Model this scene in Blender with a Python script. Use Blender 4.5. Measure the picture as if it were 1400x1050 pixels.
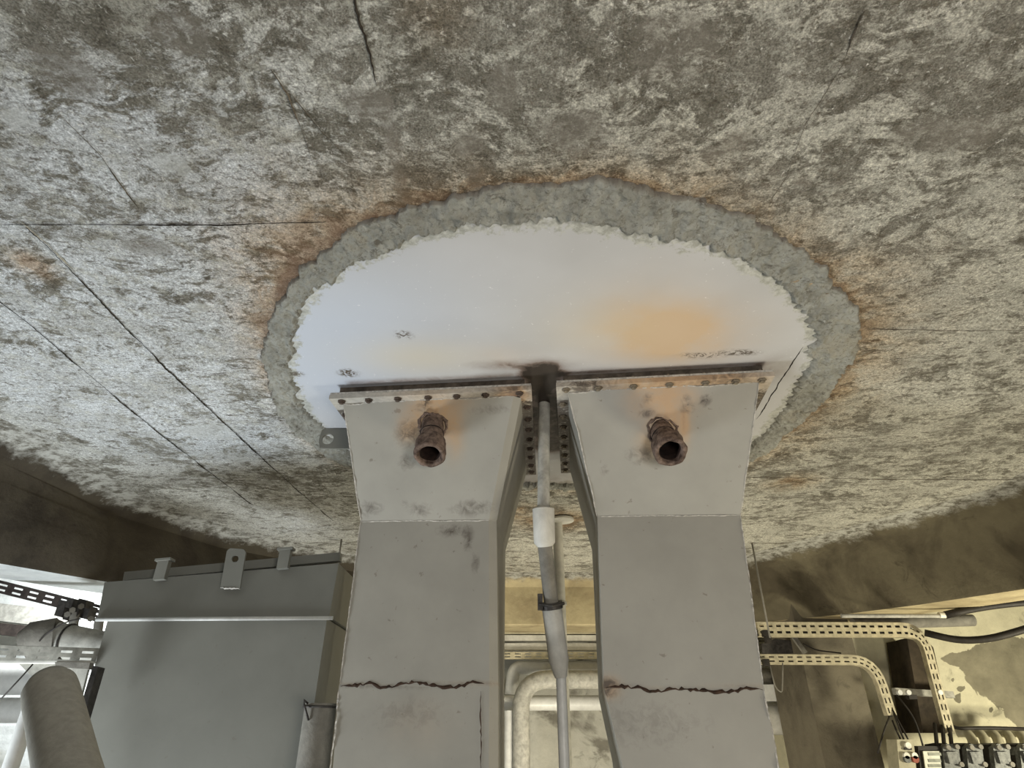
import bpy, math, random
import numpy as np
from mathutils import Vector, noise as mnoise

for o in list(bpy.data.objects): bpy.data.objects.remove(o, do_unlink=True)
SC = bpy.context.scene
COL = SC.collection
random.seed(7); rng = np.random.default_rng(7)

# ------------------------------------------------------------------ camera
FPX = 850.0; CAMZ = 1.6
PITCH = math.atan(481/FPX); SN, CS = math.sin(PITCH), math.cos(PITCH)
cam = bpy.data.cameras.new('camera'); camo = bpy.data.objects.new('camera', cam); COL.objects.link(camo)
camo.location = (0, 0, CAMZ); camo.rotation_euler = (math.pi/2+PITCH, 0, 0)
cam.sensor_width = 36; cam.lens = 36*FPX/1400; cam.clip_start = .02
SC.camera = camo

# ------------------------------------------------------------------ world, lights, exposure
w = bpy.data.worlds.new('world'); SC.world = w; w.use_nodes = True
w.node_tree.nodes['Background'].inputs[0].default_value = (.80, .86, .95, 1)
w.node_tree.nodes['Background'].inputs[1].default_value = .05
SC.view_settings.view_transform = 'Standard'; SC.view_settings.look = 'None'
SC.view_settings.exposure = .15; SC.view_settings.gamma = 1; SC.view_settings.use_curve_mapping = False

def area(name, loc, target, size, power, color, size_y=None):
    l = bpy.data.lights.new(name, 'AREA'); l.energy = power; l.color = color; l.size = size
    if size_y: l.shape = 'RECTANGLE'; l.size_y = size_y
    o = bpy.data.objects.new(name, l); COL.objects.link(o); o.location = loc
    o.rotation_euler = (Vector(target)-Vector(loc)).to_track_quat('-Z', 'Y').to_euler()
    return o
area('flood_lamp_cool', (-2.35, 2.25, .35), (-1.2, 2.9, 2.9), .7, 66, (.88, .95, 1.0))
area('flood_lamp_warm', (2.3, 1.9, .25), (1.5, 2.7, 2.9), .6, 38, (1.0, .91, .70))
area('fill_light_camera', (.8, -.8, 1.3), (.2, 1.5, 2.9), .7, 40, (1.0, .95, .88))  # added fill light near the camera, not a lamp of the place
area('flood_lamp_rear', (.35, 4.6, .3), (.3, 6.0, 2.0), .6, 52, (1.0, .92, .74))
area('flood_lamp_left_bay', (-3.0, 4.65, 2.62), (-3.6, 5.5, 2.3), .4, 50, (.92, .97, 1.0))
area('flood_lamp_right_bay', (4.3, 3.7, 1.1), (3.2, 5.6, 2.0), .35, 60, (1.0, .93, .70))

# ------------------------------------------------------------------ pixel rays of the 1400x1050 frame -> world points
def ray(x, y):
    a = (x-700)/FPX; b = (y-525)/FPX
    return Vector((a, CS+b*SN, SN-b*CS))
def at_z(x, y, z): r = ray(x, y); t = (z-CAMZ)/r.z; return Vector((0, 0, CAMZ))+r*t
def at_y(x, y, Y): r = ray(x, y); return Vector((0, 0, CAMZ))+r*(Y/r.y)
def on_plane(x, y, p0, n):
    r = ray(x, y); c = Vector((0, 0, CAMZ)); return c+r*((p0-c).dot(n)/r.dot(n))
CEIL = 2.9
PSI = math.radians(5.5)
U = Vector((math.cos(PSI), -math.sin(PSI), 0)); V = Vector((math.sin(PSI), math.cos(PSI), 0))
def on_v(x, y, v): return on_plane(x, y, V*v, V)

# ------------------------------------------------------------------ node helper
class NT:
    def __init__(s, name, rough=.8, metal=0.0, spec=.3):
        s.m = bpy.data.materials.new(name); s.m.use_nodes = True; s.t = s.m.node_tree; s.b = s.t.nodes['Principled BSDF']
        s.b.inputs['Roughness'].default_value = rough; s.b.inputs['Metallic'].default_value = metal
        s.b.inputs['Specular IOR Level'].default_value = spec
        s.co = s.n('ShaderNodeTexCoord').outputs['Object']
    def n(s, k): return s.t.nodes.new(k)
    def link(s, v, sock):
        if hasattr(v, 'is_output'): s.t.links.new(v, sock)
        elif isinstance(v, (tuple, list)): sock.default_value = tuple(v)+(1,) if len(v) == 3 and len(sock.default_value) == 4 else tuple(v)
        else: sock.default_value = v
    def scale(s, v, sc, rot=(0, 0, 0)):
        n = s.n('ShaderNodeMapping'); s.link(v, n.inputs[0]); n.inputs['Scale'].default_value = sc; n.inputs['Rotation'].default_value = rot; return n.outputs[0]
    def noise(s, sc, det=4, ro=.55, dist=0, vec=None, out=0):
        n = s.n('ShaderNodeTexNoise'); s.link(vec or s.co, n.inputs['Vector'])
        for k, v in (('Scale', sc), ('Detail', det), ('Roughness', ro), ('Distortion', dist)): n.inputs[k].default_value = v
        return n.outputs[out]
    def voro(s, sc, feat='F1', vec=None, out='Distance'):
        n = s.n('ShaderNodeTexVoronoi'); n.feature = feat; s.link(vec or s.co, n.inputs['Vector']); n.inputs['Scale'].default_value = sc
        return n.outputs[out]
    def ramp(s, f, a, b, lo=0., hi=1.):
        n = s.n('ShaderNodeMapRange'); n.clamp = True; s.link(f, n.inputs[0])
        for i, v in enumerate((a, b, lo, hi)): n.inputs[i+1].default_value = v
        return n.outputs[0]
    def math(s, op, a, b=0.):
        n = s.n('ShaderNodeMath'); n.operation = op; s.link(a, n.inputs[0]); s.link(b, n.inputs[1]); return n.outputs[0]
    def mix(s, f, a, b, bt='MIX'):
        n = s.n('ShaderNodeMix'); n.data_type = 'RGBA'; n.blend_type = bt; s.link(f, n.inputs[0]); s.link(a, n.inputs[6]); s.link(b, n.inputs[7]); return n.outputs[2]
    def attr(s, name): n = s.n('ShaderNodeAttribute'); n.attribute_name = name; return n.outputs['Fac']
    def bump(s, h, st=.4, d=.01, prev=None):
        n = s.n('ShaderNodeBump'); s.link(h, n.inputs['Height']); n.inputs['Strength'].default_value = st; n.inputs['Distance'].default_value = d
        if prev: s.link(prev, n.inputs['Normal'])
        return n.outputs[0]
    def done(s, col, nrm=None, rough=None):
        s.link(col, s.b.inputs['Base Color'])
        if nrm: s.link(nrm, s.b.inputs['Normal'])
        if rough is not None: s.link(rough, s.b.inputs['Roughness'])
        return s.m

def soft_metal(name, c, rough=.55, spots=.5, spec=.35, dirt=(.13, .10, .075)):
    """old painted steel: slight clouding, small chips, optional 'rust' and 'grime' point attributes"""
    n = NT(name, rough, 0, spec)
    cl = n.noise(3.5, 5, .6); fine = n.noise(160, 2, .6)
    col = n.mix(n.ramp(cl, .3, .7), tuple(x*.90 for x in c), tuple(min(1, x*1.08) for x in c))
    sp = n.ramp(n.noise(26, 3, .6, .3), .68, .74, 0, spots)
    col = n.mix(sp, col, dirt)
    wob = n.noise(14, 6, .65, .4)
    ru = n.math('MULTIPLY', n.attr('rust'), n.ramp(wob, .25, .6, .55, 1.25))
    col = n.mix(n.ramp(ru, .02, .6, 0, .75), col, (.50, .31, .155))
    col = n.mix(n.ramp(ru, .6, 1.25, 0, .9), col, (.16, .065, .035))
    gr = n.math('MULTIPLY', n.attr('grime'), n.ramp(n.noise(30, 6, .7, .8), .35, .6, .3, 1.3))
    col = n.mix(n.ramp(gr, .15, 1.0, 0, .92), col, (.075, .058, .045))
    h = n.math('ADD', n.noise(8, 4, .5), n.math('MULTIPLY', fine, .12))
    return n.done(col, n.bump(h, .18, .006))

def plain(name, c, rough=.6, metal=0, var=.25, sc=12, bump=.2, spec=.3, c2=None, lo=.35, hi=.65, det=6):
    n = NT(name, rough, metal, spec)
    f = n.noise(sc, det, .65, .3)
    col = n.mix(n.ramp(f, lo, hi), tuple(x*(1-var) for x in c), c2 or tuple(min(1, x*(1+var)) for x in c))
    return n.done(col, n.bump(n.noise(sc*5, 4, .6), bump, .004))

# ---- ceiling concrete
def concrete_ceiling():
    n = NT('mottled_concrete', .92, 0, .15)
    co = n.co
    wv = n.n('ShaderNodeVectorMath'); wv.operation = 'MULTIPLY_ADD'
    n.link(n.noise(2.2, 3, .5, out=1), wv.inputs[0]); wv.inputs[1].default_value = (.25, .25, 0); n.link(co, wv.inputs[2])
    vec = wv.outputs[0]
    big = n.noise(1.3, 3, .5, 0, vec)
    mid = n.noise(4.5, 15, .74, .15, vec)
    stre = n.noise(15, 12, .78, .25, n.scale(vec, (.8, 1.35, 1), (0, 0, .35)))
    fine = n.noise(70, 8, .75, .3); grit = n.noise(190, 4, .7)
    cov = n.math('ADD', n.math('MULTIPLY', mid, .38), n.math('MULTIPLY', stre, .62))
    cov = n.math('ADD', cov, n.math('MULTIPLY', n.math('SUBTRACT', big, .5), .09))
    cov = n.math('ADD', cov, n.math('MULTIPLY', n.attr('pale'), .050))
    cov = n.math('SUBTRACT', cov, n.math('MULTIPLY', n.attr('dark'), .040))
    light = n.mix(n.ramp(fine, .34, .66), (.42, .405, .34), (.76, .74, .65))
    light = n.mix(n.attr('cool'), light, n.mix(n.ramp(fine, .34, .66), (.50, .515, .51), (.86, .88, .89)))
    dark = n.mix(n.ramp(n.noise(24, 8, .75), .35, .65), (.098, .088, .066), (.29, .275, .23))
    c = n.mix(n.ramp(cov, .468, .525), dark, light)
    wash = n.ramp(n.noise(3.1, 12, .74, .2, vec), .46, .58, 0, .42)
    c = n.mix(wash, c, n.mix(n.ramp(grit, .35, .65), (.25, .24, .205), (.40, .385, .335)))
    pits = n.ramp(n.noise(22, 10, .8, .3, n.scale(co, (1, 1.5, 1), (0, 0, .6))), .55, .61, 0, .85)
    c = n.mix(pits, c, (.125, .108, .08))
    sp = n.ramp(n.noise(48, 6, .78, .2), .56, .64, 0, .75)
    c = n.mix(sp, c, (.155, .13, .10))
    fleck = n.ramp(n.noise(38, 8, .8, .2, n.scale(co, (1.3, 1, 1), (0, 0, -.5))), .585, .65, 0, .8)
    c = n.mix(fleck, c, (.86, .845, .78))
    c = n.mix(n.ramp(n.noise(13, 13, .82, .1), .53, .58, 0, .55), c, (.56, .55, .48))
    g_ = n.math('ADD', n.math('MULTIPLY', grit, .6), n.math('MULTIPLY', fine, .4))
    gv = n.ramp(g_, .38, .62, .55, 1.42); cmb = n.n('ShaderNodeCombineColor')
    for k in range(3): n.link(gv, cmb.inputs[k])
    c = n.mix(1.0, c, cmb.outputs[0], 'MULTIPLY')
    c = n.mix(n.ramp(n.noise(120, 5, .8), .60, .66, 0, .8), c, (.06, .052, .04))
    c = n.mix(n.ramp(n.math('MULTIPLY', n.attr('patch'), n.ramp(n.noise(20, 9, .75), .38, .6, .2, 1.5)), .42, .6, 0, .55), c, n.mix(n.ramp(fine, .3, .7), (.52, .53, .50), (.74, .75, .73)))
    # smooth troweled patches
    c = n.mix(n.ramp(n.math('MULTIPLY', n.attr('smooth'), n.ramp(mid, .35, .6, .5, 1.3)), .25, .75, 0, .6), c, (.235, .215, .18))
    # rust washed out of the joint
    rn = n.ramp(n.noise(7, 8, .7, .8), .3, .62, .25, 1.35)
    ru = n.math('MULTIPLY', n.attr('rust'), rn)
    c = n.mix(n.ramp(ru, .05, .7, 0, .85), c, (.86, .66, .47), 'MULTIPLY')
    c = n.mix(n.ramp(ru, .5, 1.2, 0, .72), c, (.20, .115, .07))
    h = n.math('ADD', n.math('MULTIPLY', cov, 1.0), n.math('MULTIPLY', fine, .35))
    rough = n.bump(h, .8, .03)
    r2 = n.bump(grit, .5, .005, rough)
    return n.done(c, r2)
M = {}
M['ceiling'] = concrete_ceiling()

def mortar():
    n = NT('rough_mortar', .95, 0, .12)
    a = n.noise(11, 12, .75, .3); b = n.noise(45, 6, .7)
    c = n.mix(n.ramp(a, .35, .65), (.29, .285, .245), (.50, .50, .45))
    c = n.mix(n.ramp(n.noise(5, 5, .6, 1.5), .56, .66, 0, .6), c, (.45, .42, .34))
    c = n.mix(n.ramp(n.noise(19, 9, .78, .4), .55, .64, 0, .8), c, (.13, .115, .09))
    c = n.mix(n.ramp(n.noise(70, 5, .75, .2), .54, .64, 0, .6), c, (.17, .155, .125))
    c = n.mix(n.ramp(n.noise(55, 4, .7, .6), .65, .72, 0, .7), c, (.68, .68, .62))
    c = n.mix(n.ramp(n.attr('edge'), .2, 1, 0, .8), c, (.12, .075, .05))
    h = n.math('ADD', a, n.math('MULTIPLY', b, .5))
    return n.done(c, n.bump(h, .9, .03))
M['mortar'] = mortar()

def plate_mat():
    n = NT('painted_plate', .5, 0, .35)
    cl = n.noise(2.2, 3, .5)
    c = n.mix(n.ramp(cl, .3, .7), (.455, .45, .445), (.54, .535, .535))
    c = n.mix(n.attr('cool'), c, (.50, .535, .60))
    c = n.mix(n.ramp(n.noise(70, 3, .6, .4), .69, .73, 0, .55), c, (.86, .86, .86))
    fl_ = n.math('MULTIPLY', n.attr('film'), n.ramp(n.noise(17, 10, .78, .3), .42, .62, .3, 1.5))
    c = n.mix(n.ramp(fl_, .42, .55, 0, .85), c, n.mix(n.ramp(n.noise(50, 5, .7), .4, .6), (.30, .30, .255), (.50, .50, .45)))
    c = n.mix(n.ramp(n.math('MULTIPLY', n.attr('orange'), n.ramp(n.noise(6, 5, .6), .3, .65, .6, 1.2)), .0, 1, 0, .62), c, (.62, .38, .15))
    c = n.mix(n.ramp(n.attr('yellow'), .0, 1, 0, .42), c, (.66, .55, .33))
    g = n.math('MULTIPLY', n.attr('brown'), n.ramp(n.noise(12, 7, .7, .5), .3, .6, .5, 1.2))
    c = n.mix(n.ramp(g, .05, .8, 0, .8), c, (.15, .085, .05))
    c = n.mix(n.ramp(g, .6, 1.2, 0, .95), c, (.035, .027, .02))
    g2 = n.math('MULTIPLY', n.attr('chip'), n.ramp(n.noise(38, 6, .7, 1.2), .45, .56, 0, 1.4))
    c = n.mix(g2, c, (.10, .08, .06))
    return n.done(c, n.bump(n.noise(60, 3, .6), .12, .004))
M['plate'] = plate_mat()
M['duct'] = soft_metal('painted_duct', (.345, .332, .292), .5)
M['flange'] = soft_metal('painted_flange', (.50, .475, .42), .55, .8)
M['neck'] = plain('grimy_neck', (.085, .07, .055), .9, sc=20, var=.5)
M['rustpipe'] = plain('rusted_iron', (.075, .045, .034), .85, sc=34, var=.45, bump=1, c2=(.23, .165, .13))
M['bore'] = plain('shaded_rusty_bore', (.022, .012, .009), .9, sc=30, var=.5)  # rusty inside of the stub pipes, darkened with painted shade
M['pipe_shade'] = plain('pipe_hole_shade', (.012, .009, .008), .95)  # near-black stand-in for the shade deep in the stub pipe
M['weld'] = plain('pale_weld', (.50, .475, .43), .6, sc=60, var=.35, bump=.8)
M['rustline'] = plain('rust_line', (.045, .026, .017), .9, sc=50, var=.5)
M['bolt'] = plain('dark_bolt', (.07, .05, .038), .7, sc=60, var=.4)
M['boltdull'] = plain('painted_bolt', (.17, .14, .10), .7, sc=60, var=.4)
M['tank'] = soft_metal('tank_paint', (.19, .188, .163), .48, .25)
M['lip_highlight'] = plain('tank_lip_highlight', (.55, .55, .52), .4, sc=20, var=.1)  # lighter than the tank: highlight along the lip painted in
M['pipe'] = plain('old_pipe_paint', (.36, .35, .31), .55, sc=18, var=.2, c2=(.50, .485, .43))
M['cappipe'] = plain('dusty_pipe_paint', (.30, .285, .24), .7, sc=40, var=.12)
M['palepipe'] = plain('pale_pipe_paint', (.56, .545, .49), .5, sc=9, var=.18)
M['whitepipe'] = plain('white_pipe_paint', (.66, .66, .63), .4, sc=10, var=.12, spec=.5)
M['greypipe'] = plain('grey_pipe_lagging', (.20, .188, .16), .8, sc=16, var=.2, bump=.5)
M['tray'] = plain('cream_tray', (.47, .42, .29), .6, sc=20, var=.25)
M['darktray'] = plain('dark_tray', (.045, .035, .03), .7, sc=20, var=.4)
M['greytray'] = plain('grey_tray', (.30, .29, .25), .6, sc=20, var=.3)
M['cable'] = plain('black_cable', (.025, .021, .017), .6, sc=20, var=.3)
M['seam'] = plain('dirty_seam', (.03, .024, .018), .95, sc=40, var=.5)
M['softseam'] = plain('soft_seam', (.12, .10, .075), .95, sc=40, var=.5)
M['paleseam'] = plain('pale_seam', (.42, .40, .32), .95, sc=40, var=.3)
M['tray_shadow'] = plain('tray_shadow_brown', (.045, .034, .022), .85, sc=7, var=.5)  # colour of the shadow beside the upper cream tray
M['clamp'] = plain('clamp_steel', (.06, .055, .05), .5, .5, sc=30, var=.4)
M['plastic'] = plain('grey_plastic', (.085, .09, .085), .5, sc=40, var=.35, c2=(.2, .205, .19))
M['boxpaint'] = plain('cream_box', (.40, .37, .26), .55, sc=20, var=.12)
M['label'] = plain('pale_label', (.66, .66, .56), .6, sc=20, var=.1)
M['print'] = plain('faded_print', (.30, .31, .26), .7)
M['button_white'] = plain('white_button', (.75, .73, .64), .4)
M['button_red'] = plain('red_button', (.28, .07, .04), .4)

def wall_mat(name, paint, bare, sc=1.6, lo=.47, hi=.5, stain=.5, streak=0, over=False, bare_attr=False):
    n = NT(name, .9, 0, .15)
    f = n.noise(sc, 8, .58, .5)
    p = n.mix(n.ramp(n.noise(8, 7, .7), .3, .7), tuple(x*.86 for x in paint), tuple(min(1, x*1.1) for x in paint))
    b = n.mix(n.ramp(n.noise(6, 6, .6), .3, .7), tuple(x*.8 for x in bare), tuple(x*1.25 for x in bare))
    c = n.mix(n.ramp(n.math('SUBTRACT', n.math('ADD', n.math('MULTIPLY', f, .6), .20), n.math('MULTIPLY', n.math('SUBTRACT', n.attr('bare'), .5), .35)) if bare_attr else f, lo, hi), b, p)
    c = n.mix(n.ramp(n.noise(5.5, 6, .7, .6), .6, .68, 0, stain), c, tuple(x*.5 for x in bare))
    if streak:
        c = n.mix(n.ramp(n.noise(7, 5, .6, .3, n.scale(n.co, (.15, 1, 2.6))), .52, .62, 0, streak), c, tuple(x*.7 for x in paint))
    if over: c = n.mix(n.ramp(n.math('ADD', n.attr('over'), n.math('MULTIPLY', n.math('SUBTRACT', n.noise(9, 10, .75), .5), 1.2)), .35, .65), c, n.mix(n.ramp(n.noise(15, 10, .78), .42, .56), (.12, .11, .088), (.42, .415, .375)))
    return n.done(c, n.bump(n.math('ADD', f, n.noise(30, 5, .6)), .4, .015))
M['wall_back'] = wall_mat('rear_wall_paint', (.50, .49, .43), (.20, .19, .16), 1.5, .40, .46)
M['wall_right'] = wall_mat('right_wall_paint', (.62, .58, .42), (.23, .21, .15), 3.5, .49, .505, .45, bare_attr=True)
M['wall_left'] = wall_mat('left_wall_paint', (.68, .70, .68), (.50, .50, .45), 2, .35, .45, .2, .5)
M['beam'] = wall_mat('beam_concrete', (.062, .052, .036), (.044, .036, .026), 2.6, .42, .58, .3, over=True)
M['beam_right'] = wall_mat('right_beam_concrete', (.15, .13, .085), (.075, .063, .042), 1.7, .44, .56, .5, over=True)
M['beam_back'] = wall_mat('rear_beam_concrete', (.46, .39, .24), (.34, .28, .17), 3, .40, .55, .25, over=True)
M['pillar'] = wall_mat('pillar_concrete', (.17, .15, .11), (.12, .105, .078), 2, .42, .55, .4)
M['floor'] = wall_mat('floor_concrete', (.26, .25, .22), (.18, .17, .15), 1, .4, .6)

# ------------------------------------------------------------------ mesh builder
class MB:
    def __init__(s): s.v = []; s.f = []
    def add(s, vs, fs):
        o = len(s.v); s.v += [tuple(x) for x in vs]; s.f += [tuple(i+o for i in f) for f in fs]; return s
    def quad(s, a, b, c, d): return s.add([a, b, c, d], [(0, 1, 2, 3)])
    def box(s, c, size, ax=None, ay=None, az=None, bev=0):
        ax = Vector(ax or (1, 0, 0)).normalized(); az = Vector(az or (0, 0, 1)).normalized(); ay = Vector(ay).normalized() if ay else az.cross(ax).normalized()
        c = Vector(c); hx, hy, hz = (k/2 for k in size); L = []
        for sx, sy, sz in ((-1,-1,-1),(1,-1,-1),(1,1,-1),(-1,1,-1),(-1,-1,1),(1,-1,1),(1,1,1),(-1,1,1)):
            L.append(c+ax*hx*sx+ay*hy*sy+az*hz*sz)
        return s.add(L, [(0,3,2,1),(4,5,6,7),(0,1,5,4),(1,2,6,5),(2,3,7,6),(3,0,4,7)])
    def tube(s, path, r, n=20, cap=True, sq=1.0):
        P = [Vector(p) for p in path]; R = r if isinstance(r, (list, tuple)) else [r]*len(P)
        T = []
        for i in range(len(P)):
            a = P[max(i-1, 0)]; b = P[min(i+1, len(P)-1)]
            d = b-a
            T.append(d.normalized() if d.length > 1e-9 else (T[-1] if T else Vector((0, 0, 1))))
        nrm = T[0].orthogonal().normalized(); vs = []
        for i, p in enumerate(P):
            nrm = (nrm-T[i]*nrm.dot(T[i])).normalized(); bn = T[i].cross(nrm)
            for k in range(n):
                a = 2*math.pi*k/n; vs.append(p+(nrm*math.cos(a)+bn*math.sin(a)*sq)*R[i])
        fs = [(i*n+k, i*n+(k+1) % n, (i+1)*n+(k+1) % n, (i+1)*n+k) for i in range(len(P)-1) for k in range(n)]
        if cap: fs += [tuple(range(n))[::-1], tuple((len(P)-1)*n+k for k in range(n))]
        return s.add(vs, fs)
    def prism(s, poly, off):
        off = Vector(off); n = len(poly); P = [Vector(p) for p in poly]
        return s.add(P+[p+off for p in P], [tuple(range(n))[::-1], tuple(range(n, 2*n))]+[(i, (i+1) % n, n+(i+1) % n, n+i) for i in range(n)])
    def grid(s, a, b, c, d, nu, nv):
        """bilinear patch a-b (u) to d-c (v)"""
        a, b, c, d = map(Vector, (a, b, c, d)); vs = []
        for j in range(nv+1):
            for i in range(nu+1):
                u, v = i/nu, j/nv
                vs.append(a*(1-u)*(1-v)+b*u*(1-v)+c*u*v+d*(1-u)*v)
        return s.add(vs, [(j*(nu+1)+i, j*(nu+1)+i+1, (j+1)*(nu+1)+i+1, (j+1)*(nu+1)+i) for j in range(nv) for i in range(nu)])
    def build(s, name, m, parent=None, smooth=False, angle=None):
        me = bpy.data.meshes.new(name); me.from_pydata(s.v, [], s.f); me.update()
        me.materials.append(m)
        o = bpy.data.objects.new(name, me); COL.objects.link(o)
        if parent:
            o.parent = parent; o.matrix_parent_inverse = Inv(parent)
        if smooth:
            for p in me.polygons: p.use_smooth = True
            if angle is not None:
                me.set_sharp_from_angle(angle=math.radians(angle))
        return o
def Inv(p):
    from mathutils import Matrix
    return Matrix.Identity(4) if p.parent else Matrix.Translation(p.location).inverted()
def arc(pts, rad, k=8):
    """polyline with rounded corners"""
    P = [Vector(p) for p in pts]; out = [P[0]]
    for i in range(1, len(P)-1):
        a = (P[i-1]-P[i]); b = (P[i+1]-P[i]); r = min(rad, a.length*.48, b.length*.48)
        a = P[i]+a.normalized()*r; b = P[i]+b.normalized()*r
        for j in range(k+1):
            t = j/k; out.append(a*(1-t)**2+P[i]*2*t*(1-t)+b*t*t)
    return out+[P[-1]]
def empty(name, loc, label, cat, group=None):
    o = bpy.data.objects.new(name, None); COL.objects.link(o); o.location = loc; o.empty_display_size = .1
    return tag(o, label, cat, group)
def tag(o, label, cat, group=None):
    o['label'] = label; o['category'] = cat
    if group: o['group'] = group
    return o
def struct(o): o['kind'] = 'structure'; return o
def paint(o, **attrs):
    me = o.data; n = len(me.vertices); co = np.empty(n*3); me.vertices.foreach_get('co', co); co = co.reshape(-1, 3)
    for k, fn in attrs.items():
        a = me.attributes.new(k, 'FLOAT', 'POINT'); a.data.foreach_set('value', np.clip(fn(co), 0, 2).astype(np.float32))
def blob(co, c, r, p=2):
    """soft ellipsoid 1 at centre; r scalar or 3-vector"""
    d = (co-np.array(c))/np.array(r if hasattr(r, '__len__') else (r, r, r)); return np.exp(-(d**2).sum(1)**(p/2))
def seg_dist(co, a, b):
    a = np.array(a); b = np.array(b); d = b-a; t = np.clip(((co-a)@d)/(d@d), 0, 1); return np.linalg.norm(co-(a+t[:, None]*d), axis=1)
def ribbon(path, wid, th, up, step=.012, jag=.6, gap=0.0, seed=1):
    """raised irregular bead of triangular section along a path, `up` points out of the surface; gap = how far it thins out in places"""
    r = random.Random(seed); mb = MB(); up = Vector(up).normalized(); gap = min(1, gap)
    P = [Vector(p) for p in path]; pts = []
    for a, b in zip(P[:-1], P[1:]):
        k = max(1, int((b-a).length/step)); pts += [a+(b-a)*(i/k) for i in range(k)]
    pts.append(P[-1]); vs = []; fs = []; n = len(pts)
    for i, p in enumerate(pts):
        t = (pts[min(i+1, n-1)]-pts[max(i-1, 0)]).normalized(); s_ = t.cross(up).normalized()
        lowf = mnoise.fractal(Vector((i*step*7, seed*3.1, 0)), 1, 2, 3)
        k = 1-jag*r.random(); k *= max(.10, min(1, 1-gap*(1.2-3.0*lowf)*.6)) if gap else 1
        k *= min(1, .25+min(i, n-1-i)/6)
        w_ = wid*k; c_ = p+s_*(r.uniform(-1, 1)*wid*jag*.7+lowf*wid*1.5)
        vs += [c_-s_*w_, c_+s_*w_, c_+up*th*(.3+.7*k)]
    for i in range(n-1):
        a = 3*i; b = a+3; fs += [(a, b, b+2, a+2), (a+2, b+2, b+1, a+1), (a+1, b+1, b, a)]
    fs += [(0, 2, 1), (len(vs)-3, len(vs)-2, len(vs)-1)]
    return mb.add(vs, fs)

# ================================================================== SETTING
# ---- disc outline (both edges of the mortar ring), in the ceiling plane
ring_out = [(385,400),(365,468),(362,510),(380,556),(425,606),(475,640),(410,365),(470,315),(550,285),(640,257),(745,245),(860,250),(950,268),(1040,300),(1100,345),(1150,390),(1172,430),(1172,462),(1150,512),(1115,553),(1075,592),(1030,628)]
ring_in = [(400,497),(415,548),(440,582),(475,612),(401,468),(407,438),(442,388),(520,343),(620,311),(700,302),(780,302),(860,316),(950,330),(1020,362),(1080,402),(1108,445),(1104,490),(1085,530),(1060,565),(1026,605)]
RC = np.array([.165, 2.46])
def polar(px, extra):
    a = []
    for x, y in px:
        p = at_z(x, y, CEIL); d = np.array([p.x, p.y])-RC; a.append((math.atan2(d[1], d[0]), np.hypot(*d)))
    a += extra; a.sort(); return np.array(a)
po = polar(ring_out, [(math.pi*.5, 1.10), (math.pi*.36, 1.16), (math.pi*.64, 1.08)])
pi_ = polar(ring_in, [(math.pi*.5, 1.00), (math.pi*.36, 1.05), (math.pi*.64, .97)])
def rad_of(tab, th):
    return np.interp(th, tab[:, 0], tab[:, 1], period=2*math.pi)
def smooth_tab(tab):
    g = np.linspace(-math.pi, math.pi, 361)[:-1]; r = rad_of(tab, g); k = np.hanning(15); k /= k.sum()
    r = np.convolve(np.r_[r[-7:], r, r[:7]], k, 'valid'); return np.c_[g, r]
po = smooth_tab(po); pi_ = smooth_tab(pi_)
def C3(x, y, z=CEIL): p = at_z(x, y, z); return (p.x, p.y, p.z)

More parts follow.
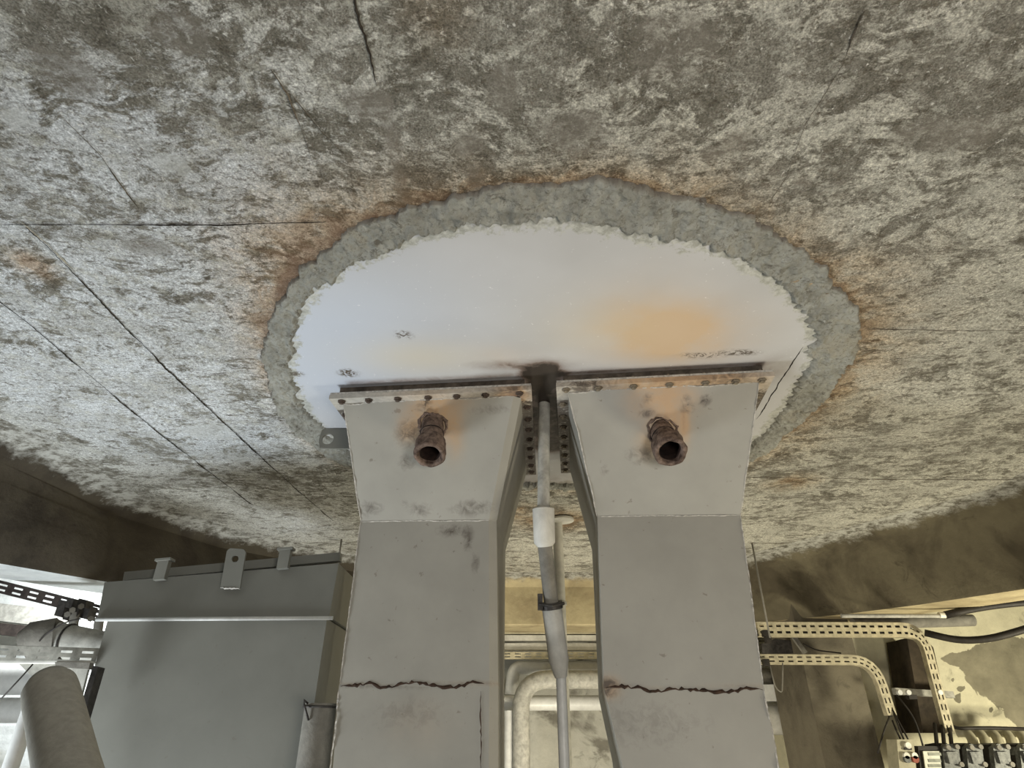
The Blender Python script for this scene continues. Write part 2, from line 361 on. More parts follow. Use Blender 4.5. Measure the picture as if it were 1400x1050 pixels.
# ---- ceiling
def build_ceiling():
    x0, x1, y0, y1, st = -4.6, 4.8, -2.6, 7.4, .02
    nx = int((x1-x0)/st)+1; ny = int((y1-y0)/st)+1
    X, Y = np.meshgrid(np.linspace(x0, x1, nx), np.linspace(y0, y1, ny))
    d = np.hypot(X-RC[0], Y-RC[1]); th = np.arctan2(Y-RC[1], X-RC[0])
    Z = np.full_like(X, CEIL)
    # gentle form-board waviness and unevenness
    Z += np.clip(1.6-np.abs(d-.2), 0, 1)*.004*np.sin(X*9+.7*np.sin(Y*3))*np.sin(Y*2.3+1)+np.clip(1.6-np.abs(d-.2), 0, 1)*.003*np.sin(Y*23+X*2)*np.sin(X*1.7)
    co = np.c_[X.ravel(), Y.ravel(), Z.ravel()]
    me = bpy.data.meshes.new('ceiling'); me.vertices.add(len(co)); me.vertices.foreach_set('co', co.ravel())
    idx = np.arange(nx*ny).reshape(ny, nx)
    q = np.stack([idx[:-1, :-1], idx[1:, :-1], idx[1:, 1:], idx[:-1, 1:]], -1).reshape(-1, 4)
    me.loops.add(q.size); me.loops.foreach_set('vertex_index', q.ravel())
    me.polygons.add(len(q)); me.polygons.foreach_set('loop_start', np.arange(0, q.size, 4)); me.polygons.foreach_set('loop_total', np.full(len(q), 4))
    me.update(); me.validate(); me.polygons.foreach_set('use_smooth', np.ones(len(q), bool))
    me.materials.append(M['ceiling']); o = bpy.data.objects.new('ceiling', me); COL.objects.link(o); struct(o)
    def rust(c):
        dx = c[:, 0]-RC[0]; dy = c[:, 1]-RC[1]; t = np.arctan2(dy, dx); dd = np.hypot(dx, dy)-rad_of(po, t)
        tab = []
        for (x, y, A, wd) in [(362,540,.35,.05),(360,480,.9,.10),(385,400,1.3,.16),(410,365,1.3,.20),(470,315,1.3,.20),(550,285,1.1,.14),(640,257,.95,.10),(745,245,.85,.07),(860,250,.75,.10),(950,268,.75,.14),(1040,300,.6,.12),(1100,345,.55,.16),(1150,390,.9,.20),(1172,440,.85,.20),(1160,500,.9,.22),(1115,553,.85,.22),(1060,605,.8,.2),(1030,628,.7,.15)]:
            p = at_z(x, y, CEIL); tab.append((math.atan2(p.y-RC[1], p.x-RC[0]), A, wd))
        tab.sort(); tb = np.array(tab)
        A = np.interp(t, tb[:, 0], tb[:, 1], period=2*math.pi); W = np.interp(t, tb[:, 0], tb[:, 2], period=2*math.pi)
        r = .85*A*np.exp(-np.clip(dd, 0, None)/(W*.8))
        for (x, y, rr, a) in [(45,362,.07,.8),(62,375,.05,.7),(760,712,.25,.9),(700,700,.2,.7),(820,705,.2,.5),(600,25,.08,.4),(1080,660,.15,.6),(350,345,.15,.5)]:
            r = np.maximum(r, a*blob(c, C3(x, y), rr))
        return r
    def cool(c):
        v = .95*blob(c, C3(250, 500), (.9, .8, 1))+.8*blob(c, C3(230, 590), (.7, .9, 1))+.8*blob(c, C3(120, 450), (.8, .6, 1))+.8*blob(c, C3(180, 230), (.45, .35, 1))+.7*blob(c, C3(420, 715), (.5, .5, 1))+.35*blob(c, C3(200, 100), (.6, .5, 1))  # cool light from the left painted into the ceiling colour
        return np.clip(v, 0, 1)
    def pale(c):
        v = blob(c, C3(300, 400), (.5, .5, 1))+.9*blob(c, C3(270, 590), (.8, .5, 1))+blob(c, C3(400, 715), (.7, .45, 1))+.7*blob(c, C3(230, 220), (.25, .2, 1))+.8*blob(c, C3(60, 520), .5)+.5*blob(c, C3(1100, 720), (.9, .7, 1))+.5*blob(c, C3(1330, 430), (.7, .5, 1))+.5*blob(c, C3(760, 770), .6)
        return np.clip(v, 0, 1.3)
    def dark(c):
        v = blob(c, C3(200, 110), .22)+blob(c, C3(260, 190), .12)+.9*blob(c, C3(250, 20), (.4, .2, 1))+.8*blob(c, C3(420, 650), (.5, .25, 1))+.5*blob(c, C3(1300, 130), (.6, .4, 1))+.7*blob(c, C3(620, 20), .35)+.5*blob(c, C3(900, 60), .3)+.6*blob(c, C3(230, 390), .15)+.5*blob(c, C3(380, 540), .2)+.5*blob(c, C3(700, 190), .2)
        return np.clip(v, 0, 1)
    def smooth(c):
        v = np.zeros(len(c))
        for x, y, rx, ry in [(497,143,.055,.05),(785,182,.10,.075),(200,335,.08,.055),(920,70,.12,.1),(1300,185,.17,.06),(1010,195,.05,.04),(975,210,.04,.03),(245,45,.08,.06),(90,100,.08,.08),(690,120,.04,.08),(650,250,.03,.08),(1100,250,.04,.03),(640,200,.05,.05)]:
            v = np.maximum(v, blob(c, C3(x, y), (rx, ry, 1), 4))
        s_ = seg_dist(c, C3(524, 132), C3(553, 272)); v = np.maximum(v, np.exp(-(s_/.024)**4))
        return v*(.8+.2*np.sin(c[:, 0]*60)*np.sin(c[:, 1]*55))
    def patch(c):
        v = np.zeros(len(c))
        for x, y, rx, ry in [(271,419,.045,.03),(290,590,.16,.11),(325,627,.05,.05),(235,225,.06,.04),(20,160,.04,.04)]:
            v = np.maximum(v, blob(c, C3(x, y), (rx, ry, 1), 5))
        return v
    paint(o, patch=patch, rust=rust, cool=cool, pale=pale, dark=dark, smooth=smooth)
    return o
ceiling = build_ceiling()
for i, (pts, wd, mt, gp) in enumerate([
    ([(484,-20),(490,15),(505,70),(513,118)], .0042, 'seam', .4),
    ([(0,307),(150,307),(300,307),(445,303)], .0022, 'seam', .6),
    ([(35,310),(125,398),(170,447),(250,525),(330,600),(395,660),(455,712)], .0046, 'seam', .5),
    ([(-10,405),(45,447),(130,520),(215,590),(290,648),(345,690)], .0036, 'seam', .6),
    ([(1182,15),(1150,90),(1100,170),(1075,240),(1055,272)], .0024, 'softseam', .9),
    ([(1185,449),(1300,452),(1410,452)], .0022, 'softseam', .9),
    ([(1022,652),(1200,655),(1410,656)], .0032, 'softseam', .7),
    ([(1022,742),(1075,743)], .004, 'softseam', .5),
    ([(372,95),(395,130),(415,185),(428,225)], .0022, 'softseam', .9),
    ([(400,130),(440,180),(475,215)], .0018, 'softseam', .9),
    ([(90,165),(135,210),(190,285)], .0018, 'softseam', .9),
    ([(30,304),(60,330),(100,368)], .004, 'paleseam', .7)]):
    rb = ribbon([at_z(x, y, CEIL-.003) for x, y in pts], wd, .005, (0, 0, -1), .008, .5, gp, i)
    rb.build('seam', M[mt], ceiling)

# ---- floor and walls
struct(MB().box((0, 2, -.05), (14, 14, .1)).build('floor', M['floor']))
struct(MB().grid((-1.9, 7.0, 0), (3.4, 7.0, 0), (3.4, 7.0, CEIL+.02), (-1.9, 7.0, CEIL+.02), 4, 4).build('wall_back', M['wall_back']))
wl = struct(MB().box((-4.4, 5.75, 1.45), (5.2, .5, 2.94)).build('wall_left', M['wall_left']))
mb = MB(); mb.grid((2.55, 5.8, 0), (7.9, 5.8, 0), (7.9, 5.8, CEIL+.02), (2.55, 5.8, CEIL+.02), 160, 90); mb.quad((2.55, 5.8, 0), (2.55, 5.8, CEIL+.02), (2.55, 7.1, CEIL+.02), (2.55, 7.1, 0))
wr = struct(mb.build('wall_right', M['wall_right']))
def wall_bare(c):
    A = lambda x, y: at_y(x, y, 5.8)
    v = 1.1*blob(c, A(1375, 915), (.42, 1, .28), 4)+.9*blob(c, A(1320, 902), (.2, 1, .05), 4)+.9*blob(c, A(1400, 960), (.22, 1, .3), 4)
    for x, y, r_ in ((1303, 930, .03), (1311, 942, .03), (1318, 942, .018), (1309, 955, .035), (1353, 969, .02)): v = np.maximum(v, blob(c, A(x, y), r_, 3))
    return v
paint(wr, bare=wall_bare)
struct(MB().box((-5.2, 1.2, 1.45), (.2, 8.4, 2.94)).build('wall_side', M['floor']))
struct(MB().box((5.9, 1.6, 1.45), (.2, 8.4, 2.94)).build('wall_side', M['floor']))

# ---- ring beam: curved downstand round the bay (left, rear and right stretches)
def beam(topb, label_mat, name, soffit, dep=.45):
    """topb: list of (top point xy, bottom point xyz)"""
    mb = MB(); n = len(topb); rows = []
    for i, (t, b) in enumerate(topb):
        t = Vector((t[0], t[1], CEIL)); b = Vector(b)
        tn = Vector((topb[min(i+1, n-1)][0][0]-topb[max(i-1, 0)][0][0], topb[min(i+1, n-1)][0][1]-topb[max(i-1, 0)][0][1], 0)).normalized()
        out = Vector((-tn.y, tn.x, 0))
        inn = -out
        dd = b-t; dd.z = 0
        r = [t+inn*.30+Vector((0, 0, .012)), t+inn*.22-Vector((0, 0, .003)), t+inn*.12-Vector((0, 0, .015)), t+inn*.05-Vector((0, 0, .04)), t+dd*.1-Vector((0, 0, .085)), t+dd*.28-Vector((0, 0, .16)), t*.45+b*.55, b+Vector((0, 0, .012)), b+out*.012, b+out*dep, b+out*dep+Vector((0, 0, CEIL-b.z+.01))]
        rows.append(r)
    k = len(rows[0]); vs = [p for r in rows for p in r]
    fs = [(i*k+j, (i+1)*k+j, (i+1)*k+j+1, i*k+j+1) for i in range(n-1) for j in range(k-1) if j != 8]
    so = MB(); so.add(vs, [(i*k+8, (i+1)*k+8, (i+1)*k+9, i*k+9) for i in range(n-1)]); sof = so.build('soffit', M[soffit])
    mb.add(vs, fs); fs2 = [tuple(range(k))[::-1], tuple((n-1)*k+j for j in range(k))]; mb.add(vs, fs2)
    o = struct(mb.build(name, M[label_mat], None, True, 40)); sof.parent = o
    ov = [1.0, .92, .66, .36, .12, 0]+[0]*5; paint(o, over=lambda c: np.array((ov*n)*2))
    return o
def T(x, y): p = at_z(x, y, CEIL); return (p.x, p.y)
def B(x, y, h): p = at_z(x, y, CAMZ+h); return (p.x, p.y, p.z)
left = [((-2.6, -1.5), (-3.0, -1.5, 2.4)), ((-2.75, .8), (-3.0, .9, 2.4)), ((-2.72, 2.2), (-2.92, 2.5, 2.4)), (T(0,603), B(0,770,.80)), (T(150,683), B(145,795,.80)), (T(300,733), B(300,818,.84)), (T(470,766), B(470,838,.86)), (T(640,788), B(640,853,.875))]
mid = [(T(640,788), B(640,853,.875)), (T(690,790), B(690,855,.878)), (T(820,790), B(820,855,.878)), (T(900,788), B(900,855,.872))]
right = [(T(900,788), B(900,855,.872)), (T(1040,765), B(1045,850,.85)), (T(1120,745), B(1150,840,.82)), (T(1200,724), B(1260,826,.81)), (T(1400,672), B(1400,805,.80)), ((3.1, 2.4), (3.45, 2.4, 2.4)), ((3.1, .6), (3.4, .6, 2.4)), ((2.8, -1.5), (3.1, -1.5, 2.4))]
beam(left, 'beam', 'trim_1', 'wall_left'); beam(mid, 'beam_back', 'trim_2', 'beam_back'); beam(right, 'beam_right', 'trim_3', 'beam_back')  # pale side soffits: strong light on the undersides put into the colour

# ================================================================== ROUND PLATE WITH ITS MORTAR RING
plate_root = empty('round_plate', (float(RC[0]), float(RC[1]), CEIL), 'large round pale painted steel plate set in the ceiling behind a rough mortar ring', 'steel plate')
def build_plate():
    st = .014; n = int(2.5/st); xs = RC[0]-1.25+np.arange(n)*st; ys = RC[1]-1.25+np.arange(n)*st
    X, Y = np.meshgrid(xs, ys); th = np.arctan2(Y-RC[1], X-RC[0]); R = rad_of(pi_, th)+.035
    D = np.hypot(X-RC[0], Y-RC[1]); keep = D < R
    # pull border vertices on the outline
    idx = -np.ones(X.shape, int); idx[keep] = np.arange(keep.sum())
    zz = np.where(D > R-.015, CEIL-.002, CEIL-.006)
    co = np.c_[X[keep], Y[keep], zz[keep]]
    fs = []
    a, b, c, d = idx[:-1, :-1], idx[1:, :-1], idx[1:, 1:], idx[:-1, 1:]
    ok = (a >= 0) & (b >= 0) & (c >= 0) & (d >= 0)
    fs = np.stack([a[ok], b[ok], c[ok], d[ok]], -1)
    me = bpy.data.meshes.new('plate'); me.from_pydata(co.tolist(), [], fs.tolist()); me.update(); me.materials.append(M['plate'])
    o = bpy.data.objects.new('plate', me); COL.objects.link(o); o.parent = plate_root; o.matrix_parent_inverse = Inv(plate_root)
    P = lambda x, y: C3(x, y, CEIL-.006)
    def film(c):
        t = np.arctan2(c[:, 1]-RC[1], c[:, 0]-RC[0]); dd = rad_of(pi_, t)-np.hypot(c[:, 0]-RC[0], c[:, 1]-RC[1])
        return np.exp(-np.clip(dd, 0, None)/(.035+.03*blob(c, P(900, 330), (.4, .2, 1))))
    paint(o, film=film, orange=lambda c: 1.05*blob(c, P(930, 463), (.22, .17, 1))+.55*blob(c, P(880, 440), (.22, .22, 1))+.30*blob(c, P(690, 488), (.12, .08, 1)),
          yellow=lambda c: .9*blob(c, P(570, 488), (.25, .13, 1))+.5*blob(c, P(820, 450), (.25, .2, 1)),
          brown=lambda c: .6*blob(c, P(685, 500), (.12, .035, 1))+.45*blob(c, P(745, 500), (.12, .06, 1))+.6*np.exp(-(seg_dist(c, P(480, 524), P(1040, 498))/.022)**2)+.4*blob(c, P(1055, 505), (.08, .12, 1))+.4*blob(c, P(745, 660), (.3, .15, 1))+1.3*np.exp(-(seg_dist(c, P(742, 512), P(752, 610))/.09)**4),  # brown stain, with the shade around and between the ducts painted in
          cool=lambda c: blob(c, P(440, 500), (.35, .5, 1))+.5*blob(c, P(520, 420), (.4, .4, 1)),
          chip=lambda c: blob(c, P(552, 458), (.03, .025, 1), 4)+blob(c, P(476, 510), (.04, .03, 1), 4)+blob(c, P(405, 511), (.03, .02, 1), 4)+.9*blob(c, P(960, 486), (.08, .018, 1), 4)+.9*blob(c, P(1010, 482), (.08, .018, 1), 4))
    return o
plate = build_plate()
def build_mortar():
    na, nr = 1400, 30; th = np.linspace(-math.pi, math.pi, na, endpoint=False)
    def nz(sc, z, p=1): return np.array([mnoise.fractal(Vector((math.cos(t)*sc, math.sin(t)*sc, z)), 1, 2, 5) for t in th])
    Ro = rad_of(po, th)+nz(6, 3)*.022+nz(26, 1)*.016+nz(80, 9)*.006
    n2 = nz(9, 7); Ri = rad_of(pi_, th)-np.clip(n2, -.5, 1)*.025-np.abs(nz(28, 5))*.035-nz(90, 8)*.008+.010
    co = []; ed = []
    for j in range(nr+1):
        t = j/nr
        r = Ri*(1-t)+Ro*t
        for i in range(na):
            x = RC[0]+r[i]*math.cos(th[i]); y = RC[1]+r[i]*math.sin(th[i])
            prof = min(1, t/.12)*min(1, (1-t)/.05)
            f = mnoise.fractal(Vector((x*7, y*7, 0)), 1, 2, 4); g = mnoise.fractal(Vector((x*38, y*38, 4)), 1, 2, 3)
            inner = .006*math.exp(-((t-.12)/.07)**2)
            h = .0065+prof*(.010+.014*f+.012*g+inner)
            if j == 0: h = -.004
            if j == nr: h = -.014
            co.append((x, y, CEIL-h)); ed.append(math.exp(-t/.03)*.55+math.exp(-(1-t)/.045))
    fs = [(j*na+i, (j+1)*na+i, (j+1)*na+(i+1) % na, j*na+(i+1) % na) for j in range(nr) for i in range(na)]
    mb = MB(); mb.v = co; mb.f = fs; o = mb.build('mortar_ring', M['mortar'], plate_root, True)
    e = np.array(ed); paint(o, edge=lambda c: e)
build_mortar()
# straight joint across the right of the plate, and small blemishes
ribbon([at_z(x, y, CEIL-.005) for x, y in [(1099,474),(1075,508),(1050,547),(1034,573)]], .0045, .004, (0, 0, -1), .015, .35, 0, 5).build('plate_joint', M['seam'], plate_root)
# drilled lifting lug standing down from the plate beside the left duct
def lug(cx, top, bot, Y, hole, m, parent, name='lug', x0=436, x1=482):
    a = at_y(x0, bot, Y); b = at_y(x1, bot, Y); c = at_y(x1, top, Y); d = at_y(x0, top, Y)
    hc = at_y(*hole, Y); rx = (at_y(hole[0]+8, hole[1], Y)-hc).length; n = 28; outer = []; inner = []
    cc = (a+c)/2; hw = abs(b.x-a.x)/2; hh = abs(c.z-b.z)/2
    for k in range(n):
        t = 2*math.pi*k/n+math.pi/4; e = Vector((math.cos(t), 0, math.sin(t)))
        sx = e.x; sz = e.z; m_ = max(abs(sx), abs(sz)); px = sx/m_; pz = sz/m_
        if px < 0: px, pz = (px*.6+sx*.4/ max(.75, 1)), pz*.85+sz*.15
        outer.append(Vector((cc.x+px*hw, Y, cc.z+pz*hh))); inner.append(hc+e*rx)
    mb = MB(); off = Vector((0, .012, 0)); L = outer+inner+[p+off for p in outer]+[p+off for p in inner]; fs = []
    for k in range(n):
        q = (k+1) % n; fs += [(k, q, n+q, n+k), (2*n+k, 3*n+k, 3*n+q, 2*n+q), (k, 2*n+k, 2*n+q, q), (n+k, n+q, 3*n+q, 3*n+k)]
    return mb.add(L, fs).build(name, m, parent)
lp = at_z(455, 586, CEIL-.01)
lg = lug(0, 586, 613, lp.y, (448, 600), M['tank'], plate_root)

# ================================================================== THE TWO DUCTS
VT, VL = 2.25, 2.50           # front plane at the top flange / of the straight shaft
VBK = 3.02
ZT = CAMZ+1.225
def front_at(x, y, z):        # pixel column on a level
    return at_z(x, y, z)
def loft(rings, close=True):
    mb = MB(); n = len(rings[0])
    for A, Bq in zip(rings[:-1], rings[1:]):
        for k in range(n):
            q = (k+1) % n; L = ((Bq[k]-A[k]).length+(Bq[q]-A[q]).length)/2; W = ((A[q]-A[k]).length+(Bq[q]-Bq[k]).length)/2
            mb.grid(Bq[k], Bq[q], A[q], A[k], max(1, min(60, int(W/.016))), max(1, min(60, int(L/.016))))
    return mb
def make_duct(side):
    if side == 'L':
        root = empty('ventilation_duct', (-.35, 2.75, 0), 'left grey steel duct with a rusty open stub pipe, standing next to the tank', 'duct', 'twin steel ducts bolted under the round plate')
        top = [at_z(470, 552, ZT), at_z(712, 541, ZT)]; backR = at_z(720, 645, ZT)
        c1 = [on_v(493, 713, VL), on_v(678, 711, VL)]; c2 = [on_v(464.5, 936, VL), on_v(680, 941, VL)]; c3 = [on_v(455, 1050, VL), on_v(680, 1050, VL)]
        b1, b2, b3 = on_v(691, 752, VBK), on_v(689.5, 925, VBK), on_v(689.5, 1050, VBK)
        inner = 1
    else:
        root = empty('ventilation_duct', (.65, 2.75, 0), 'right grey steel duct with orange staining above its rusty stub pipe', 'duct', 'twin steel ducts bolted under the round plate')
        top = [at_z(777, 536, ZT), at_z(1038, 523, ZT)]; backR = at_z(779, 642, ZT)
        c1 = [on_v(817, 706, VL), on_v(1012, 704, VL)]; c2 = [on_v(826, 941, VL), on_v(1044, 945, VL)]; c3 = [on_v(852, 1050, VL), on_v(1066, 1050, VL)]
        b1, b2, b3 = on_v(809, 745, VBK), on_v(817, 928, VBK), on_v(838, 1050, VBK)
        inner = 0
    def full(fr, bk, bkv):
        # ring order: front-left, front-right, back-right, back-left ; outer back corner = same width as front
        fl, frr = fr
        if inner == 1:
            br = bk; bl = fl+V*((bkv-fl.dot(V)))*1.0; bl.z = bk.z
        else:
            bl = bk; br = frr+V*((bkv-frr.dot(V))); br.z = bk.z
        r = [fl, frr, br, bl]
        if side == 'L':       # folded (chamfered) front edge towards the gap
            wd = .030; r = [fl, frr-U*wd, frr+V*.022, br, bl]
        return r
    tz = top[0].z
    for p in top: p.z = tz
    T_ = full(top, backR, backR.dot(V))
    z1 = (c1[0].z+c1[1].z)/2
    b1.z = z1; b2.z = (c2[0].z+c2[1].z)/2; b3.z = c3[0].z
    R1 = full(c1, b1, VBK); R2 = full(c2, b2, VBK)
    R3 = full(c3, b3, VBK)
    dz = (R3[0].z)/(R2[0].z-R3[0].z)      # carry on down to the floor with half of the drift
    R4 = [Vector((a.x+(a.x-b.x)*dz*.35, a.y, 0)) for a, b in zip(R3, R2)]
    def fix(R, z=None): return R
    up = loft([T_, R1]).build('upper_section', M['duct'], root, False)
    lo = loft([R1, R2]).build('lower_section', M['duct'], root, False)
    ba = loft([R2, R3, R4]).build('base_section', M['duct'], root, False)
    # neck and flange
    fl, fr_ = T_[0], T_[1] if side == 'R' else T_[1]+U*.03
    br = T_[-2]; bl = T_[-1]
    def inset(z, e):
        a = fl-U*e-V*e; b = fr_+U*e-V*e; c = br+U*e+V*e; d = bl-U*e+V*e
        for p in (a, b, c, d): p.z = z
        return [a, b, c, d]
    ov = .048
    out = inset(ZT, ov); inn = inset(ZT, -.004); zt = ZT+.020
    mb = MB(); n = 4
    for k in range(4):
        q = (k+1) % 4
        up_o = [Vector((p.x, p.y, zt)) for p in (out[k], out[q])]; up_i = [Vector((p.x, p.y, zt)) for p in (inn[k], inn[q])]
        mb.grid(out[k], out[q], inn[q], inn[k], 60 if k % 2 == 0 else 70, 3)
        mb.grid(out[k], out[q], up_o[1], up_o[0], 60, 1); mb.quad(up_o[0], up_o[1], up_i[1], up_i[0])
    fo = mb.build('flange', M['flange'], root)
    mb = MB(); o2 = inset(zt+.002, ov-.008)
    gk = MB(); g0 = inset(zt+.0015, ov-.002); g1 = inset(zt+.010, ov-.002)
    gk.add(g0+g1, [(0, 3, 2, 1), (4, 5, 6, 7)]+[(i, (i+1) % 4, 4+(i+1) % 4, 4+i) for i in range(4)])
    gk.build('gasket', M['weld'], root)
    n0 = inset(zt+.010, .018); n1 = inset(CEIL-.007, .018); mb = MB()
    mb.add(n0+n1, [(i, (i+1) % 4, 4+(i+1) % 4, 4+i) for i in range(4)]); mb.build('neck', M['neck'], root)
    # bolts: heads under the flange, studs sticking out above it
    proto = None
    def bolt(p):
        nonlocal proto
        if proto is None:
            b = MB(); b.tube([(0, 0, 0), (0, 0, -.004), (0, 0, -.005), (0, 0, -.012)], [.017, .017, .011, .010], 6); b.tube([(0, 0, .018), (0, 0, .045)], .006, 8)
            proto = b.build('bolt', M['bolt' if side == 'L' else 'boltdull'], root); proto.location = p-root.location; proto.matrix_parent_inverse.identity(); return
        c = proto.copy(); COL.objects.link(c); c.location = p-root.location
    def lerp(a, b, t): return a+(b-a)*t
    mid = inset(ZT-.001, ov*.52)
    if side == 'L': tf = [.03, .175, .33, .49, .64, .79, .965]; 
    else: tf = [.02, .18, .355, .53, .705, .85, .975]
    for t in tf: bolt(lerp(mid[0], mid[1], t))
    for t in [.14, .27, .39, .51, .63, .75, .87, .97]:
        bolt(lerp(mid[1], mid[2], t)); bolt(lerp(mid[0], mid[3], t))
    for t in [.15, .32, .5, .68, .85]: bolt(lerp(mid[3], mid[2], t))
    # welds
    fN = -V
    def bead(name, pts, wd, th, mt, upv, jag=.5, gap=0, seed=3): return ribbon(pts, wd, th, upv, .010, jag, gap, seed).build(name, M[mt], root)
    frI = 1
    bead('weld', [T_[0], T_[frI]], .005, .007, 'weld', Vector((0, -1, -.6)), .5, .04, 4)
    tiltn = (T_[frI]-T_[0]).cross(R1[0]-T_[0]).normalized()
    if tiltn.dot(V) > 0: tiltn = -tiltn
    outl = -U if side == 'L' else U
    e = 0 if side == 'L' else 1
    bead('weld', [T_[e], R1[e]], .0035, .004, 'weld', outl-V, .6, .02, 5)
    bead('weld', [R1[e], R2[e]], .0035, .004, 'weld', outl-V, .6, .02, 6)
    bead('weld', [R2[e], R4[e]], .0045, .005, 'weld', outl-V, .7, .02, 7)
    if side == 'R':
        bead('weld', [T_[0], R1[0]], .0035, .004, 'weld', -U-V, .4, 0, 8)
    bead('weld', [R1[0], R1[frI]], .0028, .003, 'weld', -V, .5, .04, 9)
    # cracked rusty joint
    off = -V*.001
    if side == 'L':
        pts = [on_v(x, y, VL-.0015) for x, y in [(466,938),(500,936),(520,939),(548,936),(570,934),(590,938),(620,938),(650,935),(662,937)]]
    else:
        pts = [on_v(x, y, VL-.0015) for x, y in [(828,940),(850,938),(880,944),(920,943),(960,945),(1000,944),(1043,944)]]
    bead('rust_crack', pts, .0075, .002, 'rustline', -V, .75, .10, 11)
    if side == 'L':
        bead('rust_crack', [on_v(x, y, VL-.0015) for x, y in [(657,945),(657,975),(658,1010),(656,1060)]], .003, .002, 'rustline', -V, .7, .22, 12)
    # nozzle
    pb, pm = ((592, 582), (587, 623)) if side == 'L' else ((905, 590), (917, 618))
    base = on_plane(*pb, T_[0], tiltn); d0 = (base-Vector((0, 0, CAMZ))).length
    r = ray(*pm).normalized(); mouth = Vector((0, 0, CAMZ))+r*(d0-(.15 if side == 'L' else .15))
    ax = (mouth-base).normalized(); L = (mouth-base).length
    def along(s_): return base+ax*s_
    e1 = ax.orthogonal().normalized(); e2 = ax.cross(e1); mb = MB(); N = 36; prof = []
    for s_, r_ in [(-.05, .045), (.0, .046), (.02, .047), (L*.25, .047), (L*.45, .048), (L*.55, .049), (L*.57, .059), (L*.64, .062), (L*.8, .061), (L*.9, .062), (L*.97, .063), (L, .060), (L+.001, .050), (L-.004, .044), (L-.02, .043), (L-.024, .040), (L-.034, .043), (L-.038, .040), (L-.05, .042), (L*.3, .041), (L*.3, .002)]: prof.append((s_, r_))
    vs = []
    for s_, r_ in prof:
        for k in range(N):
            a = 2*math.pi*k/N; vs.append(along(s_)+(e1*math.cos(a)+e2*math.sin(a))*r_)
    mb.add(vs, [(i*N+k, i*N+(k+1) % N, (i+1)*N+(k+1) % N, (i+1)*N+k) for i in range(len(prof)-1) for k in range(N)])
    nz = mb.build('stub_pipe', M['rustpipe'], root, True, 60); nz.data.materials.append(M['bore'])
    for p in nz.data.polygons:
        if p.index >= 14*N: p.material_index = 1
    for v in nz.data.vertices:
        q = Vector(v.co); f = mnoise.fractal(q*30, 1, 2, 3); rad = q-base-ax*((q-base).dot(ax)); v.co = q+rad*f*.09
    MB().tube([along(L*.30), along(L*.31)], .05, 24).build('hole_shade_disc', M['pipe_shade'], nz)  # black disc added for the darkness inside the pipe
    # torn collar where the stub passes through the sheet
    cb = MB(); pc = []
    vv = (tiltn.cross(U)).normalized()
    for k in range(40):
        a = 2*math.pi*k/40; rr = .057+.005*math.sin(a*3+1)+random.uniform(-.004, .004)
        pc.append(base+(U*math.cos(a)+vv*math.sin(a))*rr+ax*.004+tiltn*.006)
    pc.append(pc[0]); cb.tube(pc, [random.uniform(.003, .009) for _ in pc], 8, cap=False)
    cb.build('collar', M['rustpipe'], nz, True)
    # paint stains, and shade on the side flanges
    bs = np.array(base); dn = np.array((0, 0, -1.)); VN = np.array(V)
    def onup(x, y): return np.array(on_plane(x, y, T_[0], tiltn))
    if side == 'L':
        paint(up, rust=lambda c: .5*blob(c, onup(592, 572), (.085, .2, .10))+.35*blob(c, onup(622, 590), (.04, .2, .10))+.5*blob(c, onup(560, 585), (.05, .2, .05))+.3*blob(c, onup(600, 548), (.14, .2, .05)),
              grime=lambda c: .75*blob(c, onup(560, 592), (.06, .2, .05))+.9*blob(c, onup(580, 552), (.03, .2, .025))+.7*blob(c, onup(645, 695), (.09, .2, .03))+.6*blob(c, onup(575, 697), (.05, .2, .03))+.6*blob(c, onup(505, 695), (.06, .2, .03))+.6*blob(c, onup(556, 632), (.04, .2, .03))+.45*blob(c, onup(672, 560), (.1, .2, .02))+.5*blob(c, onup(552, 690), (.012, .2, .02)))
        paint(lo, rust=lambda c: .12*np.exp(-((c[:, 2]-R2[0].z)/.006)**2),
              grime=lambda c: .8*blob(c, on_v(620, 725, VL), (.07, .2, .025))+.8*blob(c, on_v(640, 740, VL), (.018, .2, .04))+.7*blob(c, on_v(650, 770, VL), (.015, .2, .04))+.3*np.exp(-((c[:, 2]-R2[0].z)/.01)**2))
        paint(ba, rust=lambda c: .08*blob(c, on_v(570, 990, VL), (.15, .3, .1)), grime=lambda c: .30*blob(c, on_v(560, 975, VL), (.2, .3, .07))+.5*np.exp(-((c[:, 2]-R2[0].z)/.012)**2))
        paint(fo, rust=lambda c: .95*blob(c, (*T_[1][:2], ZT), .07)+.25*blob(c, at_z(590, 535, ZT), .2), grime=lambda c: .30+.4*blob(c, at_z(700, 530, ZT), .1)+1.0*((c@VN) > VT+.06))  # side flanges: grime with their shade painted in
    else:
        paint(up, rust=lambda c: np.maximum.reduce([.5*blob(c, onup(905, 545), (.14, .3, .09), 3), .5*blob(c, onup(910, 575), (.095, .3, .11), 3), .62*blob(c, onup(936, 575), (.025, .3, .09)), .5*blob(c, onup(893, 602), (.06, .3, .06))]),
              grime=lambda c: 1.1*blob(c, onup(965, 547), (.022, .2, .02), 4)+.9*blob(c, onup(884, 565), (.03, .2, .015))+.8*blob(c, onup(940, 558), (.03, .2, .02))+.9*blob(c, onup(938, 545), (.015, .2, .015))+.6*blob(c, onup(880, 622), (.07, .2, .035))+.5*blob(c, onup(826, 643), (.02, .2, .02))+.7*blob(c, onup(886, 545), (.02, .2, .02))+.3*blob(c, onup(785, 575), (.02, .4, .1)))
